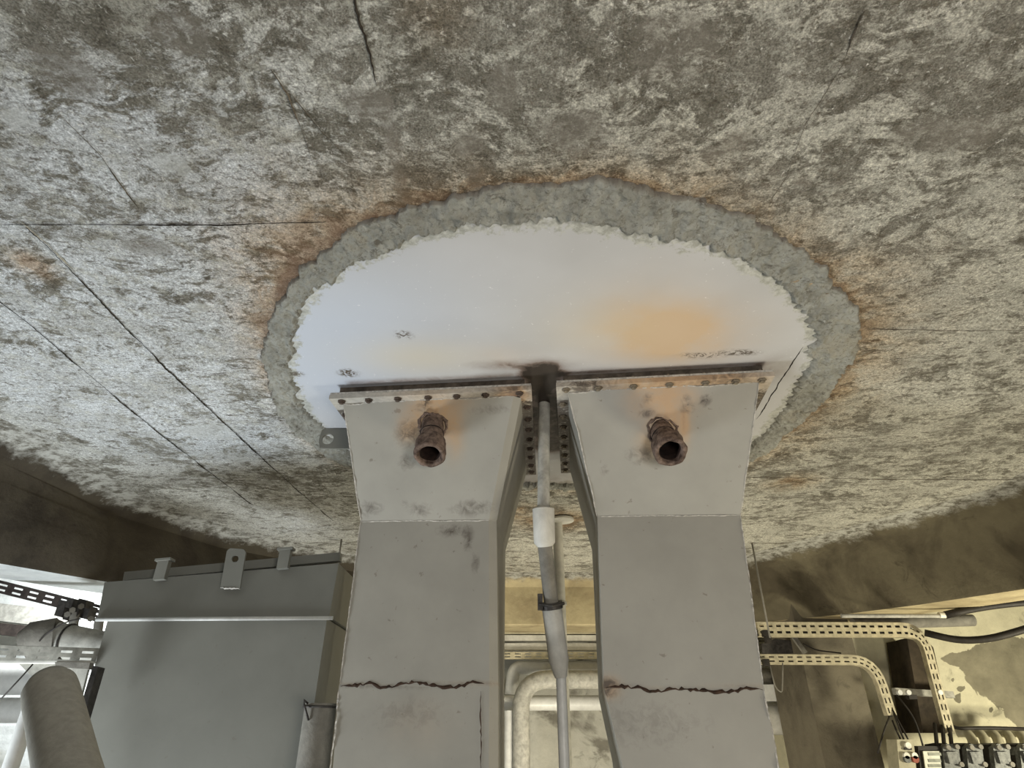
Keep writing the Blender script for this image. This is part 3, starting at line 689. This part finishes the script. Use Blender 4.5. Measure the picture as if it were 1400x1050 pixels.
        paint(lo, rust=lambda c: .45*blob(c, on_v(832, 938, VL), (.04, .2, .03))+.12*np.exp(-((c[:, 2]-R2[0].z)/.008)**2), grime=lambda c: 1.2*blob(c, on_v(830, 938, VL), (.04, .2, .025))+.3*np.exp(-((c[:, 2]-R2[0].z)/.01)**2))
        paint(ba, rust=lambda c: .4*blob(c, on_v(832, 944, VL), (.04, .2, .03)), grime=lambda c: 1.0*blob(c, on_v(832, 944, VL), (.03, .2, .02))+.3*blob(c, on_v(880, 990, VL), (.3, .3, .1)))
        paint(fo, rust=lambda c: .55*blob(c, at_z(900, 520, ZT), (.3, .2, 1))+.3*blob(c, at_z(1000, 515, ZT), .2), grime=lambda c: .26+.7*blob(c, at_z(800, 525, ZT), .08)+.4*blob(c, at_z(1000, 517, ZT), .1)+1.0*((c@VN) > VT+.06))  # side flange shade painted in along with the grime
    return root
make_duct('L'); make_duct('R')

# ================================================================== PIPES IN THE GAP
def thing_pipe(name, path, r, m, label, cat, group=None, n=20):
    return tag(MB().tube(path, r, n).build(name, M[m], None, True, 50), label, cat, group)
dp = empty('drain_pipe', (.16, 2.7, 0), 'grey drop pipe with a wide socket and strap hanging in the gap between the ducts', 'pipe')
pA = at_z(744, 550, CEIL); YA = pA.y
a1 = at_y(743, 700, YA)
MB().tube([pA+Vector((0, 0, -.008)), a1], .0255, 20).build('upper_pipe', M['pipe'], dp, True, 50)
a2 = at_y(744.5, 742, YA+.02); a3 = at_y(754, 828, YA+.10)
MB().tube([a1+Vector((0, 0, .018)), a1+Vector((0, 0, .012)), a2, a2+(a3-a2)*.06], [.030, .045, .043, .030], 28).build('socket', M['palepipe'], dp, True, 45)
MB().tube([a2, a3], .029, 20).build('middle_pipe', M['greypipe'], dp, True, 50)
a4 = at_y(764, 903, YA+.16); a5 = at_y(767, 926, YA+.17)
MB().tube([a3+(a3-a4)*.05, a3, a4, a5], [.034, .039, .039, .024], 24).build('lower_socket', M['palepipe'], dp, True, 40)  # paler material: light falling on the socket put into its colour
a6 = Vector((a5.x+.002, a5.y, 0))
MB().tube([a5, a6], .0195, 20).build('lower_pipe', M['whitepipe'], dp, True, 50)  # white material carries the light that hits this pipe
ck = MB(); d_ = (a4-a3).normalized(); ck.tube([a3-d_*.012, a3+d_*.012], .044, 24); ck.box(a3+Vector((-.045, -.02, .01)), (.02, .02, .06)); ck.tube([a3+Vector((-.05, -.03, .0)), a3+Vector((0, -.047, -.01)), a3+Vector((.048, -.02, .005))], .006, 8)
ck.build('strap', M['clamp'], dp)
sp = empty('slim_pipe', tuple(at_z(764, 712, CEIL)*1.0), 'slim pale vertical pipe dropping from a small round ceiling flange behind the gap', 'pipe')
q = at_z(768, 708, CEIL)
MB().tube([(q.x, q.y, CEIL-.008), (q.x, q.y, CEIL-.022)], .082, 32).build('ceiling_flange', M['palepipe'], sp, True, 40)
q = at_z(762, 712, CEIL)
MB().tube([(q.x, q.y, CEIL-.01), (q.x, q.y, 0)], .034, 20).build('pipe', M['palepipe'], sp, True, 50)
MB().tube([(q.x, q.y, 2.36), (q.x, q.y, 2.34)], .042, 20).build('ring', M['pipe'], sp, True, 50)

# ================================================================== REAR PIPES AND TRAYS (seen between and beside the ducts)
def hp(xa, ya, xb, yb, Y): return [at_y(xa, ya, Y), at_y(xb, yb, Y)]
YR = 6.45
thing_pipe('wall_pipe', arc([at_y(1100, 913, YR+.15), at_y(703, 913, YR+.15), at_y(700, 935, YR+.15), at_y(699, 950, YR+.15)], .12), .062, 'whitepipe', 'topmost white pipe on the rear wall, bending down just right of the left duct', 'pipe', 'white pipes along the rear wall')
e0 = at_y(1110, 929, YR-.1); e1 = at_y(712, 929, YR-.1); e2 = Vector((e1.x, e1.y, 0))
thing_pipe('wall_pipe', arc([e0, e1, e2], .26, 12), .078, 'pipe', 'thick grey pipe with a round elbow turning down behind the gap between the ducts', 'pipe', 'white pipes along the rear wall', 28)
thing_pipe('wall_pipe', hp(600, 961, 1100, 961, YR+.1), .065, 'whitepipe', 'lowest horizontal white pipe crossing the rear wall behind the elbow', 'pipe', 'white pipes along the rear wall')
v0 = at_y(697, 975, YR-.02)
thing_pipe('wall_pipe', [(v0.x, v0.y, v0.z+.02), (v0.x, v0.y, 0)], .05, 'whitepipe', 'narrow white upright pipe hard against the left duct at the rear wall', 'pipe', 'white pipes along the rear wall')

def tray(name, path, width, pitch, rows=2, depth=.04, m='tray', label='', cat='cable tray', group=None, wv=None, nv=None, lip=.014, w_end=1.0, turn=None):
    """perforated channel: slotted web along path; wv = across vector function, nv = depth direction"""
    root = empty(name, tuple(Vector(path[0])), label, cat, group); web = MB(); side = MB(); side2 = MB()
    P = [Vector(p) for p in path]; seg = []
    for a, b in zip(P[:-1], P[1:]):
        L = (b-a).length; k = max(1, round(L/pitch)); seg += [(a+(b-a)*(i/k), a+(b-a)*((i+1)/k)) for i in range(k)]
    nv = Vector(nv).normalized()
    def wd(i):
        a = seg[max(i-1, 0)]; b = seg[min(i, len(seg)-1)]
        t = (b[1]-a[0]).normalized(); return nv.cross(t).normalized()
    N = len(seg); cuts = [0, .2, .36, .64, .80, 1.0]; slot = [False, True, False, True, False]
    for i, (a, b) in enumerate(seg):
        wa = wd(i); wb = wd(i+1)
        def pt(u, v):
            p = a+(b-a)*u; w_ = wa*(1-u)+wb*u; k_ = 1 if not turn else 1+(w_end-1)*max(0, min(1, (i+u-turn*N)/(N*.12))); return p+w_*width*k_*(v-.5)
        for j in range(5):
            if slot[j]:
                for (u0, u1) in ((0, .22), (.78, 1)):
                    web.quad(pt(u0, cuts[j]), pt(u1, cuts[j]), pt(u1, cuts[j+1]), pt(u0, cuts[j+1]))
            else: web.quad(pt(0, cuts[j]), pt(1, cuts[j]), pt(1, cuts[j+1]), pt(0, cuts[j+1]))
        for v, sd in ((0, side), (1, side2)):
            sd.quad(pt(0, v), pt(1, v), pt(1, v)+nv*depth, pt(0, v)+nv*depth)
    o = web.build('slotted_web', M[m], root)
    s_ = side.build('side_flange', M[m], root)
    s2 = side2.build('side_flange', M[m], root)
    for k in (o, s_, s2):
        md = k.modifiers.new('thickness', 'SOLIDIFY'); md.thickness = .0025; md.offset = 0
    return root
def cable(path, r, m='cable', label=None, cat='cable', parent=None, group=None, name='cable', rad=.05):
    o = MB().tube(arc(path, rad, 5) if len(path) > 2 else path, r, 8, True).build(name, M[m], parent, True)
    if label: tag(o, label, cat, group)
    return o
# rear trays between the ducts
tray('cable_tray', hp(600, 861, 1060, 861, 6.5), .065, .09, label='brown perforated tray high on the rear wall, just under the yellowish beam', m='tray', group='trays along the rear wall', nv=(0, 1, 0))
g = empty('wall_channel', tuple(at_y(700, 877, 6.6)), 'pale ribbed channel between the two perforated trays on the rear wall', 'channel')
A_, B_ = hp(600, 873, 1060, 873, 6.6); MB().box((A_+B_)/2, ((B_-A_).length, .10, .05)).build('upper_rail', M['palepipe'], g)
A_, B_ = hp(600, 885, 1060, 885, 6.6); MB().box((A_+B_)/2, ((B_-A_).length, .08, .065)).build('lower_rail', M['palepipe'], g)
tray('cable_tray', hp(600, 896, 1060, 896, 6.5), .06, .10, label='lower brown perforated tray on the rear wall, just above the white pipes', m='tray', group='trays along the rear wall', nv=(0, 1, 0))

# ================================================================== TANK ON THE LEFT
YT = 2.90
tk = empty('steel_tank', (-1.2, 2.6, 0), 'big grey sheet steel tank with a folded lip, left of the ducts', 'tank')
def tp(x, y, dy=0): return at_y(x, y, YT+dy)
LA, LB, LC, LD = tp(147, 848), tp(447, 846), tp(404, 1100), tp(86, 1100)
LD0 = Vector((LD.x, YT, .25)); LC0 = Vector((LC.x+.0, YT, .25))
DV = Vector((0, .55, 0))
mb = MB(); mb.grid(LD0, LC0, LB, LA, 40, 60)
mb.quad(LC0, LC0+DV, LB+DV, LB); mb.quad(LD0, LA, LA+DV, LD0+DV); mb.quad(LD0, LD0+DV, LC0+DV, LC0); mb.quad(LD0+DV, LA+DV, LB+DV, LC0+DV)
body = mb.build('lower_shell', M['tank'], tk)
UA, UB, UC, UD = tp(143, 796, .03), tp(463, 770, .03), tp(450, 843, -.015), tp(133, 845, -.015)
mb = MB(); mb.grid(UD, UC, UB, UA, 40, 12)
mb.quad(UC, UC+DV, UB+DV, UB); mb.quad(UD, UA, UA+DV, UD+DV); mb.quad(UA, UB, UB+DV, UA+DV); mb.quad(UD+DV, UA+DV, UB+DV, UC+DV); mb.quad(UD, UD+DV, UC+DV, UC)
mb.build('upper_shell', M['tank'], tk)
mb = MB(); mb.tube([tp(132, 847, -.022), tp(455, 845, -.022)], .0095, 12, sq=.8); mb.build('folded_lip', M['lip_highlight'], tk, True)
# angle bar on top with two clips, drilled lifting lug
mb = MB(); A_, B_ = tp(172, 789, .10), tp(466, 762, .10); mb.tube([A_, B_], .028, 4); mb.build('angle_bar', M['tank'], tk)
for (x, y) in ((222, 782), (389, 767)):
    c_ = tp(x, y-2, .0); mb = MB(); ex = (B_-A_).normalized()
    mb.box(c_, (.050, .03, .085), ex, None, (0, 0, 1)); mb.box(c_+Vector((0, 0, .046)), (.070, .05, .010), ex, None, (0, 0, 1)); mb.build('clip', M['tank'], tk)
def strap_lug():
    a, b = tp(303, 803, -.01), tp(329, 805, -.01); tt, ts = tp(312, 750, -.012), tp(338, 752, -.012)
    ax = (b-a).normalized(); up_ = ((tt+ts)/2-(a+b)/2); H = up_.length; up_.normalize(); wd_ = ((b-a).length+(ts-tt).length)/4; n_ = ax.cross(up_).normalized()
    base = (a+b)/2; hc = base+up_*(H-wd_*1.05); hr = wd_*.36
    outer = []; inner = []; N = 32
    for k in range(N):
        t = 2*math.pi*k/N; e = ax*math.cos(t)+up_*math.sin(t)
        inner.append(hc+e*hr)
        c_, s_ = math.cos(t), math.sin(t)
        if s_ >= 0:
            px = max(-1, min(1, c_*1.25)); outer.append(hc+ax*wd_*px+up_*wd_*min(1.05, s_*1.25))
        else:
            m_ = max(abs(c_), abs(s_)); sx = c_/m_; sz = s_/m_; outer.append(hc+ax*wd_*sx+up_*(sz*(H-wd_*1.05)))
    mb = MB(); off = n_*.012; L = outer+inner+[p+off for p in outer]+[p+off for p in inner]; fs = []
    for k in range(N):
        q_ = (k+1) % N; fs += [(k, q_, N+q_, N+k), (2*N+k, 3*N+k, 3*N+q_, 2*N+q_), (k, 2*N+k, 2*N+q_, q_), (N+k, N+q_, 3*N+q_, 3*N+k)]
    lo_ = mb.add(L, fs).build('lifting_lug', M['tank'], tk)
    ribbon([a-up_*.003-Vector((0, .01, 0)), b-up_*.003-Vector((0, .01, 0))], .006, .006, (0, -1, 0), .006, .4, 0, 3).build('weld', M['weld'], lo_)
strap_lug()
# short lagged pipe with a strap standing in the slot between tank and duct
ex = empty('lagged_pipe', (-.75, 2.45, 0), 'dark lagged upright pipe with a wire tie, squeezed between tank and left duct', 'pipe')
p0 = at_y(439, 962, 2.72); MB().tube([p0, (p0.x+.0, p0.y, 0)], .060, 24).build('lagging', M['greypipe'], ex, True, 50)
mb = MB(); ring = [p0+Vector((math.cos(a)*.064, math.sin(a)*.064, -.012)) for a in np.linspace(0, 2*math.pi, 25)]; mb.tube(ring, .004, 8, cap=False)
mb.tube([at_y(421, 962, 2.66), at_y(416, 957, 2.65), at_y(416, 964, 2.65), at_y(422, 985, 2.66)], .004, 8); mb.build('wire_tie', M['clamp'], ex, True)
# threaded rods hanging from the ceiling either side
def rod(xa, ya, xb, yb, label, m='greypipe'):
    p = at_z(xa, ya, CEIL); mb = MB(); mb.tube([(p.x, p.y, CEIL+.005), (p.x, p.y, at_y(xb, yb, p.y).z)], .007, 8)
    return tag(mb.build('hanger_rod', M[m], None, True), label, 'rod', 'thin hanger rods')
rod(467, 737, 463, 775, 'thin steel rod hanging from the ceiling behind the tank corner')
rod(1028, 742, 1043, 872, 'thin rusty rod hanging from the ceiling right of the right duct')

# ================================================================== LEFT BAY (pipes, trays, bracket)
tray_dark = tray('cable_tray', [at_y(-70, 785, 3.75), at_y(142, 838, 3.75)], .062, .105, label='dark perforated tray crossing the bright opening, upper left of the tank', m='darktray', nv=(0, 1, .1), group='trays left of the tank')
tray('cable_tray', [at_y(-70, 890, 3.0), at_y(133, 897, 3.0)], .062, .098, label='grey perforated tray below the fat lagged pipe, left of the tank', m='greytray', nv=(0, 1, 0), group='trays left of the tank')
cl = tray_dark
for (x, y, sx, sz) in ((88, 833, .045, .085), (100, 826, .04, .05), (108, 838, .035, .045), (122, 838, .04, .07), (117, 826, .05, .04), (95, 845, .03, .03)):
    MB().box(at_y(x, y, 3.62+.02*(x % 3)), (sx, .07, sz), (1, 0, -.2)).build('clamp', M['clamp'], cl)
for (x, y) in ((99, 834), (111, 829), (124, 846), (92, 840)):
    MB().tube([at_y(x, y, 3.58), at_y(x, y, 3.54)], .016, 6).build('nut', M['greypipe'], cl)
for (x0, y0, x1, y1) in ((103, 838, 99, 862), (136, 845, 133, 868)):
    MB().tube([at_y(x0, y0, 3.6), at_y(x1, y1, 3.6)], .024, 10).build('hanger', M['greypipe'], cl, True, 50)
fp = empty('lagged_pipe', tuple(at_y(80, 875, 3.35)), 'fat grey lagged pipe with a cut end, running behind the tank from the left', 'pipe')
MB().tube([at_y(36, 880, 3.3), at_y(40, 878, 3.3), at_y(74, 874, 3.35), at_y(76, 874, 3.35)], [.070, .094, .102, .088], 28).build('lagging', M['greypipe'], fp, True, 45)
MB().tube([at_y(72, 876, 3.35), at_y(150, 886, 3.45)], [.088, .072], 28).build('pipe', M['pipe'], fp, True, 45)
mb = MB(); c0 = at_y(94, 879, 3.37); mb.tube([c0+Vector((0.0, .088*math.cos(a), .088*math.sin(a))) for a in np.linspace(0, 2*math.pi, 21)], .005, 6, cap=False); mb.build('band', M['clamp'], fp, True)
for i, (y, r, lab) in enumerate(((928, .098, 'upper fat white pipe at the left edge, behind the bracket'), (971, .075, 'lower white pipe at the left edge, below the fat one'))):
    thing_pipe('wall_pipe', hp(-120, y, 64, y, 4.6), r, 'whitepipe', lab, 'pipe', 'white pipes at the left edge', 28)
bk = empty('bracket', tuple(at_y(80, 930, 2.9)), 'pale grey triangular bracket plate under the grey tray beside the tank', 'bracket')
MB().prism([at_y(x, y, 2.92) for x, y in ((24, 906), (76, 905), (76, 913), (120, 915), (102, 985), (98, 1000), (60, 940))], (0, .015, 0)).build('plate', M['pipe'], bk)
MB().prism([at_y(x, y, 2.87) for x, y in ((-20, 903.5), (124, 903.5), (124, 906), (-20, 906))], (0, .06, 0)).build('shelf', M['palepipe'], bk)
MB().prism([at_y(x, y, 2.86) for x, y in ((75, 905), (123, 906), (121, 915), (76, 912))], (0, .03, 0)).build('slot_block', M['greypipe'], bk)
MB().prism([at_y(x, y, 2.75) for x, y in ((127, 910), (134, 912), (111, 990), (104, 985))], (0, .05, 0)).build('rail', M['clamp'], bk)
# dark rail and sill on the bright wall
thing = empty('wall_rail', tuple(at_y(20, 858, 5.3)), 'dark steel rail above a pale sill on the wall far left', 'rail')
A_, B_ = hp(-150, 845, 60, 866, 5.3); MB().box((A_+B_)/2, ((B_-A_).length, .06, .085), (B_-A_)).build('rail', M['darktray'], thing)
A_, B_ = hp(-150, 820, 90, 848, 5.32); MB().box((A_+B_)/2, ((B_-A_).length, .10, .13), (B_-A_)).build('sill', M['pipe'], thing)
# bent foreground pipe and the pale upright behind it
bp_ = [at_y(69, 946, 1.78), at_y(70, 950, 1.78), at_y(92, 1050, 1.62), at_y(112, 1130, 1.5)]
d_ = (bp_[0]-bp_[2]).normalized(); rr = .062
cap = [bp_[0]+d_*rr*math.sin(a) for a in (1.5, 1.25, .95, .6, .25)]; cr = [rr*math.cos(a) for a in (1.5, 1.25, .95, .6, .25)]
tail = bp_[3]+(bp_[3]-bp_[2]).normalized()*1.2
bo = tag(MB().tube(cap+[bp_[1], bp_[2], bp_[3], tail], cr+[rr, rr, rr, rr], 32).build('capped_pipe', M['cappipe'], None, True, 60), 'thick grey pipe with a rounded end rising from the bottom left corner', 'pipe')
thing_pipe('upright_pipe', [at_y(53, 935, 2.6), (at_y(53, 935, 2.6).x, 2.6, 0)], .027, 'whitepipe', 'thin white upright pipe just behind the round-ended pipe at lower left', 'pipe')
cable([at_y(34, 905, 3.4), at_y(60, 868, 3.2), at_y(90, 850, 3.2), at_y(110, 846, 3.2)], .004, label='thin dark wire looping over the fat lagged pipe', rad=.1)
cable([at_y(2, 955, 2.8), at_y(30, 925, 2.8), at_y(45, 908, 2.8)], .003, label='thin wire crossing the white pipes at the left edge', rad=.1)

# ================================================================== RIGHT BAY
YW = 5.8; YP = 5.35
pl0, pl1 = at_y(1097, 900, YP).x, at_y(1172, 900, YP).x
pil = tag(MB().box(((pl0+pl1)/2, YP+.35, 1.3), (pl1-pl0, .7, 2.6)).build('concrete_pillar', M['pillar']), 'dark square concrete pillar right of the ducts, behind the lower cream tray', 'pillar')
TY = 5.15
up_path = arc([at_y(1036, 860, TY), at_y(1262, 861, TY), at_y(1300, 1003, TY)], .16, 6)
tray('cable_tray', up_path, .105, .068, label='upper cream slotted tray right of the ducts, longer one bending down the wall', m='tray', nv=(0, 1, .0), group='cream cable trays on the right', depth=.05, turn=.58, w_end=.6)
tk_ = empty('tray_shadow_block', tuple(at_y(1280, 940, 5.45)), 'added dark block standing in for the shadow beside the bend of the longer cream tray', 'shadow stand-in')  # dark block added in place of the tray's shadow
MB().prism([at_y(x, y, 5.42) for x, y in ((1240, 872), (1262, 870), (1276, 885), (1303, 1002), (1262, 1002))], (0, .32, 0)).build('shadow_body', M['tray_shadow'], tk_)
MB().prism([at_y(x, y, 5.405) for x, y in ((1262, 873), (1271, 883), (1300, 1002), (1291, 1002))], (0, .014, 0)).build('shadow_edge', M['cable'], tk_)
lo_path = arc([at_y(1036, 901, TY-.1), at_y(1196, 902, TY-.1), at_y(1220, 978, TY-.1)], .18, 6)
tray('cable_tray', lo_path, .066, .068, label='lower cream slotted tray right of the ducts, shorter one bending beside the pillar', m='tray', nv=(0, 1, .0), group='cream cable trays on the right', depth=.05)
for k, (dx, dy) in enumerate(((-.018, .0), (.018, .0))):
    cable([Vector(p)+Vector((0, .02+dy, dx)) for p in (at_y(1042, 861, TY), at_y(1262, 861, TY), at_y(1300, 1003, TY))], .012, label=['lower', 'upper'][k]+' black cable lying inside the upper cream tray', group='cables in the upper cream tray', rad=.16)
cable([Vector(p)+Vector((0, .03, 0)) for p in (at_y(1042, 901, TY-.1), at_y(1196, 902, TY-.1), at_y(1220, 980, TY-.1))], .014, label='black cable lying inside the lower cream tray', rad=.18)
# clamps at the duct side of the trays and a junk bracket behind
cl = empty('tray_clamp', tuple(at_y(1048, 868, 5.1)), 'black clamps holding the cream trays beside the right duct', 'clamp')
for x, y in ((1046, 866), (1050, 875), (1047, 906)): MB().box(at_y(x, y, 5.02), (.04, .05, .045)).build('clamp', M['cable'], cl)
db = empty('dark_bracket', tuple(at_y(1080, 882, 5.5)), 'dark bent bracket and strap between the two cream trays', 'bracket')
mb = MB(); mb.prism([at_y(x, y, 5.5) for x, y in ((1042, 880), (1060, 873), (1090, 877), (1092, 893), (1043, 893))], (0, .04, 0)); mb.build('plate', M['clamp'], db)
A_, B_ = at_y(1085, 871, 5.3), at_y(1101, 893, 5.3); MB().box((A_+B_)/2, ((B_-A_).length, .03, .03), (B_-A_), None, (0, 1, 0)).build('strap', M['greypipe'], db)
cable([at_y(1098, 880, 5.25), at_y(1115, 889, 5.25), at_y(1150, 893, 5.2)], .005, label='thin wire drooping across the pillar between the cream trays', rad=.1)
cable([at_y(1052, 908, 5.0), at_y(1060, 940, 5.0), at_y(1069, 948, 5.0), at_y(1070, 930, 5.0), at_y(1070, 906, 5.0)], .005, 'greypipe', label='thin grey wire looping below the lower cream tray', rad=.06)
# pipes between the right duct and the pillar
for y, r, m, lab in ((927, .085, 'greypipe', 'dark grey horizontal pipe between right duct and pillar, under the tray'), (983, .115, 'palepipe', 'fat pale horizontal pipe low between right duct and pillar')):
    thing_pipe('side_pipe', hp(1000, y, 1090, y+2, 6.2), r, m, lab, 'pipe', None, 28)
A_, B_ = hp(1000, 947, 1135, 948, 6.1); tag(MB().box((A_+B_)/2, ((B_-A_).length, .08, .13)).build('wall_channel', M['whitepipe']), 'pale flat channel between two horizontal pipes beside the pillar', 'channel')
# upright board edge right of pillar (pale strip) + dark slot
cp = [at_y(1268+4, 872, YW-.02), at_y(1290, 872, YW-.02), at_y(1322, 990, YW-.02), at_y(1302, 990, YW-.02)]
# horizontal rail between trays
hr = empty('strut_rail', tuple(at_y(1260, 947, 5.1)), 'short dark strut rail between the two vertical tray runs', 'rail')
A_, B_ = hp(1222, 945, 1302, 950, 5.32); MB().box((A_+B_)/2, ((B_-A_).length, .05, .045), (B_-A_)).build('rail', M['greytray'], hr)
for x in (1228, 1240, 1283): 
    p = at_y(x, 947, 5.17); MB().tube([p, p-Vector((0, .03, 0))], .018, 8).build('bolt', M['whitepipe'], hr)
p = at_y(1246, 953, 5.2); MB().box(p, (.06, .05, .03)).build('clip', M['cable'], hr)
# conduit and cables on the right
cd = empty('conduit', tuple(at_y(1220, 843, 4.9)), 'grey conduit with a white end cap under the right beam', 'conduit')
MB().tube(hp(1150, 842, 1286, 842, 4.75), .014, 12).build('pipe', M['pipe'], cd, True, 50)
MB().tube(hp(1284, 841, 1294, 841, 4.75), .021, 12).build('end_cap', M['button_white'], cd, True, 50)
A_, B_ = hp(1166, 853, 1330, 848, 5.3); tag(MB().tube([A_, B_], .045, 16).build('wall_conduit', M['greypipe'], None, True, 50), 'thick grey conduit on the wall just above the upper cream tray', 'conduit')
cable([at_y(1292, 841, 4.75), at_y(1330, 832, 4.7), at_y(1370, 826, 4.65), at_y(1440, 820, 4.6)], .026, label='black cable leaving the white-capped conduit to the right', rad=.3)
cable([at_y(1264, 865, 5.1), at_y(1310, 876, 5.0), at_y(1352, 874, 4.9), at_y(1400, 861, 4.8), at_y(1460, 840, 4.7)], .026, label='black cable sagging to the right from the bend of the upper cream tray', rad=.4)
cable([at_y(1302, 993, 5.35), at_y(1310, 996, 5.4), at_y(1350, 995, 5.4), at_y(1440, 998, 5.4)], .013, label='dark cable running right along the foot of the pale wall patch', rad=.1)
# wires fanning from the lower tray into the boxes
for i, (xa, ya, xm, ym, xb, yb) in enumerate(((1220, 970, 1236, 1000, 1242, 1012), (1222, 975, 1228, 992, 1236, 1012), (1226, 950, 1250, 980, 1262, 1020), (1216, 980, 1208, 1000, 1200, 1030), (1220, 985, 1226, 1000, 1231, 1010))):
    cable([at_y(xa, ya, 5.05), at_y(xm, ym, 5.0), at_y(xb, yb, 4.98)], .006, label=['long thin wire curving from the shorter tray to the push-button box', 'thin wire running straight from the tray end to the push-button box', 'thin wire swinging from the strut rail to the labelled box', 'thin wire hanging from the tray end down the left side', 'short thin wire at the left top of the push-button box'][i], rad=.2)
for i, (xa, xb) in enumerate(((1278, 1281), (1288, 1291), (1298, 1301))):
    cable([at_y(xa, 990, 5.2), at_y(xb, 1020, 5.0)], .013, label=['left', 'middle', 'right'][i]+' black cable dropping from the longer tray into the first socket', group='cables below the longer tray')
# control boxes and sockets at the lower right
def wbox(name, x0, y0, x1, y1, Y, dep, m, lean=6):
    c = [at_y(x0, y0, Y), at_y(x1, y0, Y), at_y(x1+lean, y1, Y), at_y(x0+lean, y1, Y)]
    return c
pbx = empty('push_button_box', tuple(at_y(1245, 1030, 4.95)), 'cream push-button box with one button above two, lower right', 'control box')
MB().prism(wbox('', 1226, 1011, 1249, 1075, 4.93, 0, 0), (0, .14, 0)).build('housing', M['boxpaint'], pbx)
for x, y, m in ((1240, 1019, 'button_white'), (1238, 1033, 'button_white'), (1249, 1033, 'button_white'), (1239, 1038, 'plastic'), (1250, 1038, 'button_red')):
    p = at_y(x, y, 4.93); MB().tube([p, p-Vector((0, .02, 0))], .022 if m != 'button_white' else .02, 14).build('button', M[m], pbx, True, 40)
p = at_y(1241, 1024, 4.925); MB().box(p, (.05, .015, .012)).build('rim', M['cable'], pbx)
lb = empty('labelled_box', tuple(at_y(1273, 1040, 4.95)), 'small box with a pale rating label beside the push-button box', 'electrical box')
MB().prism(wbox('', 1255, 1020, 1285, 1075, 4.97, 0, 0), (0, .12, 0)).build('housing', M['cable'], lb)
MB().prism(wbox('', 1262, 1027, 1284, 1075, 4.955, 0, 0, 7), (0, .01, 0)).build('label', M['label'], lb)
for y in (1031, 1040, 1047):
    A_ = at_y(1268, y, 4.953); MB().box(A_+Vector((.05, 0, 0)), (.085, .004, .018)).build('faded_mark', M['print'], lb)
socks = []
def socket(x, label):
    root = empty('power_socket', tuple(at_y(x, 1040, 5.0)), label, 'socket', 'row of dark power sockets')
    Y = 5.0
    MB().prism([at_y(x-17, 1018, Y), at_y(x-4, 1016, Y), at_y(x+3, 1080, Y), at_y(x-12, 1080, Y)], (0, .16, 0)).build('back_box', M['cable'], root)
    MB().prism([at_y(x-10, 1022, Y-.05), at_y(x-5, 1017, Y-.05), at_y(x+9, 1018, Y-.05), at_y(x+12, 1024, Y-.05), at_y(x+19, 1075, Y-.05), at_y(x-4, 1075, Y-.05)], (0, .12, 0)).build('body', M['plastic'], root)
    for dx, dy in ((-4, 1022), (8, 1021), (14, 1045)):
        p = at_y(x+dx, dy, Y-.055); MB().tube([p, p-Vector((0, .02, 0))], .016, 8).build('latch', M['greypipe'], root)
    p = at_y(x+4, 1036, Y-.06); MB().box(p, (.075, .02, .07)).build('lid', M['plastic'], root)
for x, lab in ((1299, 'dark grey power socket nearest the labelled box, fed by black cables'), (1331, 'second dark grey power socket from the labelled box'), (1368, 'third dark grey power socket from the labelled box'), (1404, 'dark grey power socket cut off by the right edge of the photo')):
    socket(x, lab)
for i, x in enumerate((1326, 1343, 1361, 1379, 1397)):
    a = [at_y(x-18, 1001, 5.5), at_y(x-4, 1001, 5.45), at_y(x+3, 1010, 5.4), at_y(x+6, 1024, 5.3)]
    o = MB().tube(arc(a, .08, 6), .034, 14).build('bent_conduit', M['boxpaint'], None, True, 60)
    tag(o, ['first pale bent conduit from the left above the sockets', 'second pale bent conduit from the left above the sockets', 'middle pale bent conduit above the sockets', 'pale bent conduit second from the right edge above the sockets', 'pale bent conduit at the right edge above the sockets'][i], 'conduit', 'bent conduits above the sockets')
